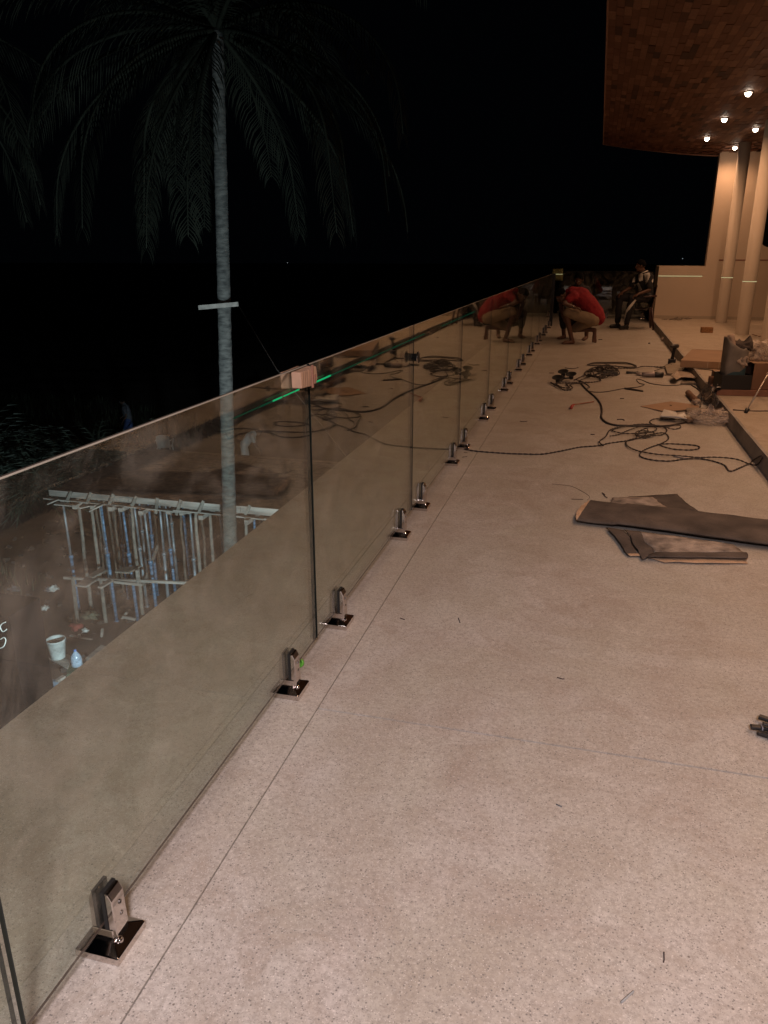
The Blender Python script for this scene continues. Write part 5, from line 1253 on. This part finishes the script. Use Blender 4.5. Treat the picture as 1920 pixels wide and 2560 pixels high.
# formwork
FY0 = 10.95
fw = thing('formwork', 'timber slab formwork with a plank edge raised on many props', 'formwork', (-7, FY0, -2.5))
tp_l = ony(*G_(60, 197), FY0); tp_r = ony(*G_(1659, 292), FY0); bt_l = ony(*G_(60, 236), FY0)
FZT = (tp_l.z + ony(*G_(1385, 283), FY0).z) / 2; FZB = FZT - (tp_l.z - bt_l.z)
XL = tp_l.x; XR = -2.2
xs = [XL] + [ony(*G_(x, 250), FY0).x for x in (310, 560, 900, 1262)] + [XR]
for i in range(len(xs) - 1):
    MB().box((xs[i] + 0.004, FY0 - 0.03 + random.uniform(-.008, .008), FZB + random.uniform(-.01, .01)), (xs[i + 1] - 0.004, FY0 + 0.004, FZT + random.uniform(-.01, .01))).obj('edge_plank', wood_p, fw)
for i in range(9):
    a = XL - 0.1 + i * 0.85 + random.uniform(-.1, .1)
    MB().beam((a, FY0 - 0.06 + random.uniform(-.02, .02), FZB - 0.04 + random.uniform(-.02, .01)), (a + random.uniform(.9, 1.5), FY0 - 0.05, FZB - 0.04 + random.uniform(-.03, .02)), 0.09, 0.022).obj('packing_plank', wood_p, fw)
for i in range(20):
    y = FY0 + 0.06 + i * 0.16; MB().box((XL + random.uniform(-.05, .05), y, FZT - 0.06), (XR, y + 0.152, FZT - 0.035 + random.uniform(-.004, .004))).obj('deck_board', wood_g, fw)
for (x0_, y0_, x1_, y1_) in ((198, 198, 160, 276), (322, 205, 288, 290), (462, 214, 430, 292), (607, 228, 578, 292), (738, 238, 728, 337), (887, 250, 856, 346), (1028, 256, 993, 345), (1178, 296, 1152, 376), (1320, 284, 1300, 330)):
    MB().beam(ony(*G_(x0_, y0_), FY0 - 0.065), ony(*G_(x1_, y1_), FY0 - 0.075), 0.05, 0.02, up=(0, 1, 0)).obj('cleat', wood_g, fw)
for x in (330, 440, 500, 860, 1005, 640, 780, 1150, 1295, 120, 230):
    q = ony(*G_(x, 320), FY0 - 0.2); yy = random.uniform(-.28, -.05)
    MB().beam((q.x, FY0 + yy, FZB - 0.085), (q.x + random.uniform(-.1, .1), FY0 + 3.0, FZB - 0.085), 0.075, 0.075).obj('joist', wood_p, fw)
for (a, b_) in (((45, 275), (115, 245)), ((95, 275), (290, 292)), ((310, 320), (400, 275)), ((250, 300), (330, 282))):
    MB().beam(ony(*G_(*a), FY0 - 0.22), ony(*G_(*b_), FY0 - 0.10), 0.10, 0.02).obj('loose_plank', wood_p, fw)
# props: every one a thing
def prop(loc, h, m1, m2, label, first=None, r=1.0):
    t = thing('steel_prop', label, 'prop', loc, 'steel props under the formwork')
    hs = h * random.uniform(.48, .62)
    MB().lathe([(0.06, 0), (0.06, 0.006)], n=4).obj('foot_plate', m2, t, off=False)
    MB().lathe([(0.030 * r, 0.006), (0.030 * r, hs)], n=12).obj('outer_tube', m1, t, off=False)
    MB().lathe([(0.022 * r, hs), (0.022 * r, h - 0.006)], n=12).obj('inner_tube', m2, t, off=False)
    MB().lathe([(0.041, hs - 0.05), (0.041, hs + 0.01), (0.028, hs + 0.012)], n=12).obj('collar', m1, t, off=False)
    MB().tube([(-0.10, 0, hs + 0.03), (-0.02, 0, hs + 0.03), (0.02, 0, hs + 0.03), (0.06, 0, hs + 0.0)], 0.006, 5).obj('pin', prop_rust, t, off=False)
    MB().lathe([(0.055, h - 0.006), (0.055, h)], n=4).obj('head_plate', m2, t, off=False)
    t.rotation_euler = (random.uniform(-.012, .012), random.uniform(-.02, .02), random.uniform(0, 3)); return t
def pole(loc, h, m, label, r=0.035):
    random.seed(int(loc[0] * 100)); t = Vector(loc); pts = [t + Vector((0.03 * noise.noise(Vector((k * .6, loc[0] * 3, 0))), 0.03 * noise.noise(Vector((k * .6, loc[0] * 3, 5))), h * k / 10)) for k in range(11)]
    o = MB().tube(pts, r, 9, radii=[r * (1.1 - .03 * k) for k in range(11)]).obj('timber_pole', m)
    tag(o, label, 'pole', 'timber poles under the formwork'); return o
PT = FZB - 0.125
nm_c = {'b': 'blue', 'z': 'grey', 'w': 'pale timber', 'r': 'brown timber'}
plist = [(158, 'b', 11.15), (243, 'w', 11.35), (325, 'w', 11.0), (383, 'z', 11.7), (396, 'b', 11.1), (432, 'r', 12.6), (465, 'r', 12.2), (492, 'b', 12.0), (537, 'b', 11.2), (572, 'w', 11.45), (608, 'z', 11.75), (626, 'z', 12.7), (668, 'b', 11.2), (684, 'b', 12.3), (750, 'z', 11.5), (803, 'b', 11.9), (822, 'z', 12.9), (880, 'r', 12.6), (938, 'z', 11.7), (1012, 'r', 12.8), (1065, 'w', 12.2), (1133, 'b', 11.6), (1195, 'z', 12.4), (1290, 'w', 11.9), (1343, 'b', 11.3), (355, 'r', 12.9), (560, 'z', 13.3), (715, 'r', 13.4), (770, 'w', 13.1), (905, 'b', 13.3), (450, 'w', 13.5), (975, 'w', 11.3)]
plist.sort(); cnt = {}
first = {'b': 'blue steel prop', 'z': 'grey steel prop', 'w': 'pale timber pole', 'r': 'brown timber pole'}
ordl = ['leftmost', 'second from the left', 'third from the left', 'fourth from the left', 'fifth from the left', 'sixth from the left', 'seventh from the left', 'eighth from the left', 'ninth from the left', 'tenth from the left', 'eleventh from the left']
for (gx_, kd, Y) in plist:
    k = cnt.get(kd, 0); cnt[kd] = k + 1
    q = ony(*G_(gx_, 320), Y); zg = gz(q.x, Y); lab = '%s under the formwork, %s of its colour' % (first[kd], ordl[k])
    if kd in 'bz': prop((q.x, Y, zg), PT - zg, prop_blue if kd == 'b' else prop_grey, prop_blue if (kd == 'b' and k % 2) else prop_grey, lab)
    else: pole((q.x, Y, zg - .02), PT - zg + .02, wood_g if kd == 'w' else prop_rust, lab, 0.034 if kd == 'w' else 0.026)
random.seed(31)
# staging boards and rails
def rail(a, b_, Y, w, h_, m, label, nm='scaffold_rail', Y2=None):
    return tag(MB().beam(ony(*G_(*a), Y), ony(*G_(*b_), Y2 or Y), w, h_).obj(nm, m), label, 'rail')
rail((150, 740), (930, 772), 10.85, 0.04, 0.05, wood_p, 'long timber rail tied across the props at mid height')
rail((465, 765), (640, 785), 10.8, 0.03, 0.05, wood_p, 'short timber rail just below the long one')
rail((205, 735), (238, 1030), 10.82, 0.05, 0.04, wood_g, 'upright timber at the left end of the staging', 'scaffold_post')
rail((612, 690), (620, 780), 10.78, 0.05, 0.05, wood_p, 'stub of timber standing where the rails meet', 'scaffold_post')
rail((650, 790), (740, 540), 11.4, 0.04, 0.04, wood_g, 'slanting brace in the middle of the staging', 'scaffold_brace', 12.2)
rail((190, 1108), (425, 1158), 10.3, 0.05, 0.06, wood_p, 'low timber rail at the foot of the staging')
rail((185, 1095), (345, 1000), 10.4, 0.04, 0.04, wood_g, 'slanting low timber at the left of the staging', 'scaffold_brace', 11.4)
rail((340, 1095), (470, 1010), 10.5, 0.05, 0.03, wood_g, 'slanting board near the foot of the props', 'scaffold_brace', 11.6)
rail((515, 1000), (545, 960), 11.2, 0.04, 0.04, wood_p, 'short leaning timber between the prop feet', 'scaffold_brace')
rail((520, 985), (600, 1000), 11.1, 0.04, 0.05, wood_p, 'short flat timber lying between the prop feet')
rail((247, 1095), (250, 1150), 10.28, 0.04, 0.04, wood_g, 'short peg under the low timber rail', 'scaffold_post')
rail((392, 1060), (388, 1110), 10.28, 0.04, 0.03, wood_p, 'second short peg at the right of the low rail', 'scaffold_post')
def board(pts, z, th, m, label, crop=G_, nm='scaffold_board', dz=(0, 0, 0, 0), cat='board'):
    q = [fl(*crop(*p), z) for p in pts]; q = [v + Vector((0, 0, dz[i % 4])) for i, v in enumerate(q)]; n = len(q)
    low = [v - Vector((0, 0, th)) for v in q]
    return tag(MB().add(q + low, [tuple(range(n)), tuple(range(2 * n - 1, n - 1, -1))] + [(i, n + i, n + (i + 1) % n, (i + 1) % n) for i in range(n)]).obj(nm, m), label, cat)
board([(222, 785), (290, 792), (372, 740), (300, 728)], -3.85, 0.03, wood_p, 'wide pale staging board at the left of the props')
board([(362, 795), (385, 800), (455, 758), (435, 745)], -3.85, 0.03, wood_p, 'narrow staging board right of the wide one')
board([(300, 725), (330, 735), (420, 690), (385, 672)], -3.8, 0.03, wood_g, 'grey staging board behind the wide pale one')
board([(470, 700), (560, 705), (640, 660), (520, 672)], -3.8, 0.03, wood_g, 'grey staging board in the middle of the props')
# bench with bucket and bottle
BZ = -4.45
board([(360, 1135), (470, 1120), (745, 1205), (700, 1322)], BZ, 0.035, wood_p, 'low plank bench carrying the white bucket', K_, 'plank_bench')
board([(440, 1110), (740, 1240), (770, 1215), (480, 1095)], BZ + 0.003, 0.03, wood_p, 'second plank behind the bench with the bucket', K_)
q = fl(*K_(340, 1155), BZ); tag(MB().beam((q.x, q.y, -5.1), (q.x, q.y, BZ + 0.55), 0.06, 0.05, up=(0, 1, 0)).obj('bench_post', wood_p), 'upright timber post at the left end of the plank bench', 'post')
bk = fl(*K_(605, 1215), BZ + 0.002)
bt = thing('bucket', 'white plaster-stained bucket standing on the plank bench', 'bucket', bk)
MB().lathe([(0.105, 0.0), (0.108, 0.004), (0.138, 0.29), (0.145, 0.295), (0.145, 0.315), (0.134, 0.318), (0.130, 0.29), (0.102, 0.008), (0.0001, 0.008)], n=28).obj('shell', mat('stained_plastic', (0.48, 0.49, 0.46), 0.6, 0, .35, 9), bt, off=False)
MB().lathe([(0.0001, 0.235), (0.122, 0.235)], n=24).obj('contents', mat('dark_water', (0.02, 0.02, 0.02), 0.1), bt, off=False)
MB().tube([(0.145 * math.cos(a), 0.145 * math.sin(a), 0.30 - 0.10 * math.sin(a * .5) * 0 - (0.06 if 0.4 < a < 2.7 else 0)) for a in [0.1 + i * 0.29 for i in range(11)]], 0.004, 6).obj('handle', prop_grey, bt, off=False)
bq = fl(*K_(800, 1300), BZ + 0.002)
bo = thing('water_bottle', 'large clear bluish water bottle beside the bucket', 'bottle', bq)
MB().lathe([(0.075, 0.0), (0.082, 0.01), (0.078, 0.05), (0.083, 0.09), (0.078, 0.12), (0.074, 0.15), (0.05, 0.20), (0.022, 0.235), (0.018, 0.25)], n=24).obj('shell', bottle_m, bo, off=False)
MB().lathe([(0.021, 0.245), (0.021, 0.27), (0.0001, 0.272)], n=16).obj('cap', mat('blue_cap', (0.1, 0.2, 0.5), 0.4), bo, off=False)
board([(700, 1310), (860, 1260), (880, 1330), (690, 1400)], BZ - 0.05, 0.03, mat('dull_green', (0.05, 0.09, 0.05), 0.6), 'dull green sheet under the water bottle', K_, 'green_sheet', cat='sheet')
board([(200, 1425), (560, 1440), (620, 1475), (205, 1450)], BZ - 0.1, 0.06, mat('blue_grey_board', (0.16, 0.19, 0.23), 0.7, 0, .3, 5), 'blue grey beam lying beside the grey column', K_, 'metal_beam', cat='beam')
board([(215, 1460), (480, 1492), (245, 1620)], BZ - 0.25, 0.02, mat('grey_green_sheet', (0.14, 0.18, 0.18), 0.5), 'grey green metal sheet below the blue grey beam', K_, 'metal_sheet', cat='sheet')
board([(258, 1690), (420, 1570), (560, 1490), (620, 1500), (400, 1660), (275, 1760)], BZ - 0.2, 0.05, mat('blue_board', (0.20, 0.27, 0.37), 0.6, 0, .35, 8), 'pale blue stained board at the lower left by the slab edge', K_, 'blue_board')
board([(885, 1225), (910, 1242), (1110, 1110), (1050, 1085)], BZ - 0.1, 0.04, wood_p, 'plank leading from the bench toward the props', K_)
board([(570, 1445), (600, 1455), (680, 1410), (650, 1398)], BZ, 0.04, wood_p, 'short plank end just above the slab edge', K_)
# grey column stub at the far left
cq = fl(*K_(115, 850), -2.45); dd = Vector((cq.x, cq.y, 0)).normalized()
k9 = ray(*K_(200, 1400)); hk9 = math.hypot(k9[0], k9[1]); DD = 8.6; cx9, cy9 = k9[0] / hk9 * DD, k9[1] / hk9 * DD
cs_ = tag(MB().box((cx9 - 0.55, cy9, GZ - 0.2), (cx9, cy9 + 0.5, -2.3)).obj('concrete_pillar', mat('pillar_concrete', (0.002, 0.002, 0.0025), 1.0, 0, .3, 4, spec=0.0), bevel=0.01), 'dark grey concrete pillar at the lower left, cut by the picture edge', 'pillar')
for (pts) in ([(60, 850), (20, 870), (2, 905), (30, 950), (70, 925)], [(5, 1030), (40, 1010), (60, 1040), (40, 1100), (0, 1122)]):
    w = [ony(*K_(*p), cy9 - 0.004) for p in pts]; MB().tube(smooth_path(w, 5), 0.006, 5).obj('painted_mark', whitep, cs_)
# scattered rubbish, stakes
for (p, s_, m_, lab) in (((560, 510), 0.09, whitep, 'pale crumpled bag on the soil left of the props'), ((500, 520), 0.07, greycloth, 'dark crumpled bag beside the pale one'), ((468, 712), 0.07, whitep, 'pale scrap on the soil above the bucket'), ((790, 915), 0.10, mat('red_rag', (0.25, 0.04, 0.03), 0.9), 'red rag at the left end of the low rail'), ((430, 1105), 0.09, mat('red_rag', (0.25, 0.04, 0.03)), 'red rag behind the bucket'), ((940, 800), 0.14, mat('camo_rag', (0.12, 0.11, 0.07), 0.9, 0, .6, 20), 'mottled cloth heap at the foot of the props'), ((885, 950), 0.06, whitep, 'pale can lying by the low rail'), ((150, 520), 0.10, greycloth, 'grey rag near the concrete pillar')):
    q = fl(*K_(*p), -4.9); crumple('rubbish', (q.x, q.y, q.z + s_ * .3), s_ * 1.2, s_, s_ * .7, 0.7, m_, lab, 'rubbish', int(p[0]), 3)
for k, x in enumerate((548, 563, 578)):
    q = fl(*G_(x, 130), -5.0); tag(MB().beam((q.x, q.y, -5.1), (q.x + .02, q.y, -4.5), 0.03, 0.03, up=(0, 1, 0)).obj('marker_stake', wood_p), 'thin pale stake behind the formwork, %s of three' % ('leftmost', 'middle', 'rightmost')[k], 'stake', 'three stakes behind the formwork')
# people and chair on the site
wp = fl(330, 1128, -5.0)
w1p = thing('person', 'man in blue shorts walking on the dark bank far beyond the glass', 'person', (wp.x, wp.y, gz(wp.x, wp.y)))
def pose(o_, rz, J):
    c_, s_ = math.cos(rz), math.sin(rz)
    return {k: Vector((o_.x + c_ * x - s_ * y, o_.y + s_ * x + c_ * y, o_.z + z)) for k, (x, y, z) in J.items()}
walkJ = dict(pel=(0, 0, .92), mid=(.02, 0, 1.06), che=(.05, 0, 1.24), upc=(.07, 0, 1.38), nk=(.09, 0, 1.46), hd=(.15, 0, 1.56), s1=(.06, .17, 1.36), s2=(.06, -.17, 1.36), e1=(-.02, .24, 1.10), w1=(.12, .22, .92), e2=(.08, -.24, 1.10), w2=(.26, -.18, 1.0),
             h1=(0, .09, .9), h2=(0, -.09, .9), k1=(.14, .09, .50), a1=(.05, .09, .09), t1=(.20, .09, .03), k2=(-.02, -.09, .48), a2=(-.20, -.09, .12), t2=(-.07, -.09, .03))
simple_person(w1p, pose(w1p.location, rad(195), walkJ), skin_l, greycloth, bluecloth, (math.cos(rad(195)), math.sin(rad(195)), -.35), (0, 0, 1), 0.02, pants=0.9)
wp = fl(614, 1182, -5.0)
w2p = thing('person', 'man in a white shirt and white shorts standing bent behind the palm trunk', 'person', (wp.x, wp.y, gz(wp.x, wp.y)))
bendJ = dict(walkJ); bendJ.update(che=(.20, 0, 1.16), mid=(.10, 0, 1.04), upc=(.30, 0, 1.24), nk=(.37, 0, 1.28), hd=(.46, 0, 1.30), s1=(.28, .17, 1.22), s2=(.28, -.17, 1.22), e1=(.34, .22, .95), w1=(.45, .15, .75), e2=(.36, -.22, .95), w2=(.48, -.15, .75), k1=(.08, .09, .48), a1=(0, .09, .09), t1=(.15, .09, .03))
simple_person(w2p, pose(w2p.location, rad(20), bendJ), skin_l, whitecloth, whitecloth, (math.cos(rad(20)), math.sin(rad(20)), -.8), (0, 0, 1), 0.02, pants=0.75)
cp = fl(415, 1148, -5.0)
plastic_chair((cp.x, cp.y, gz(cp.x, cp.y)), rad(20), whitep, 'white plastic armchair standing on the ground beyond the glass')
# far lamps
for (x, y, dist, lab) in ((1706.6, 646.5, 160, 'tiny distant lamp in the dark between the seated man and the wall'), (719, 657, 200, 'tiny distant lamp in the dark right of the palm')):
    r = ray(x, y); q = Vector(_C + r / np.linalg.norm(r) * dist)
    mb = MB(); ellips(mb, q, (0.05, 0.05, 0.05), None, 10); tag(mb.obj('distant_lamp', emis('far_lamp', (0.8, 0.9, 1.0), 0.8)), lab, 'lamp')
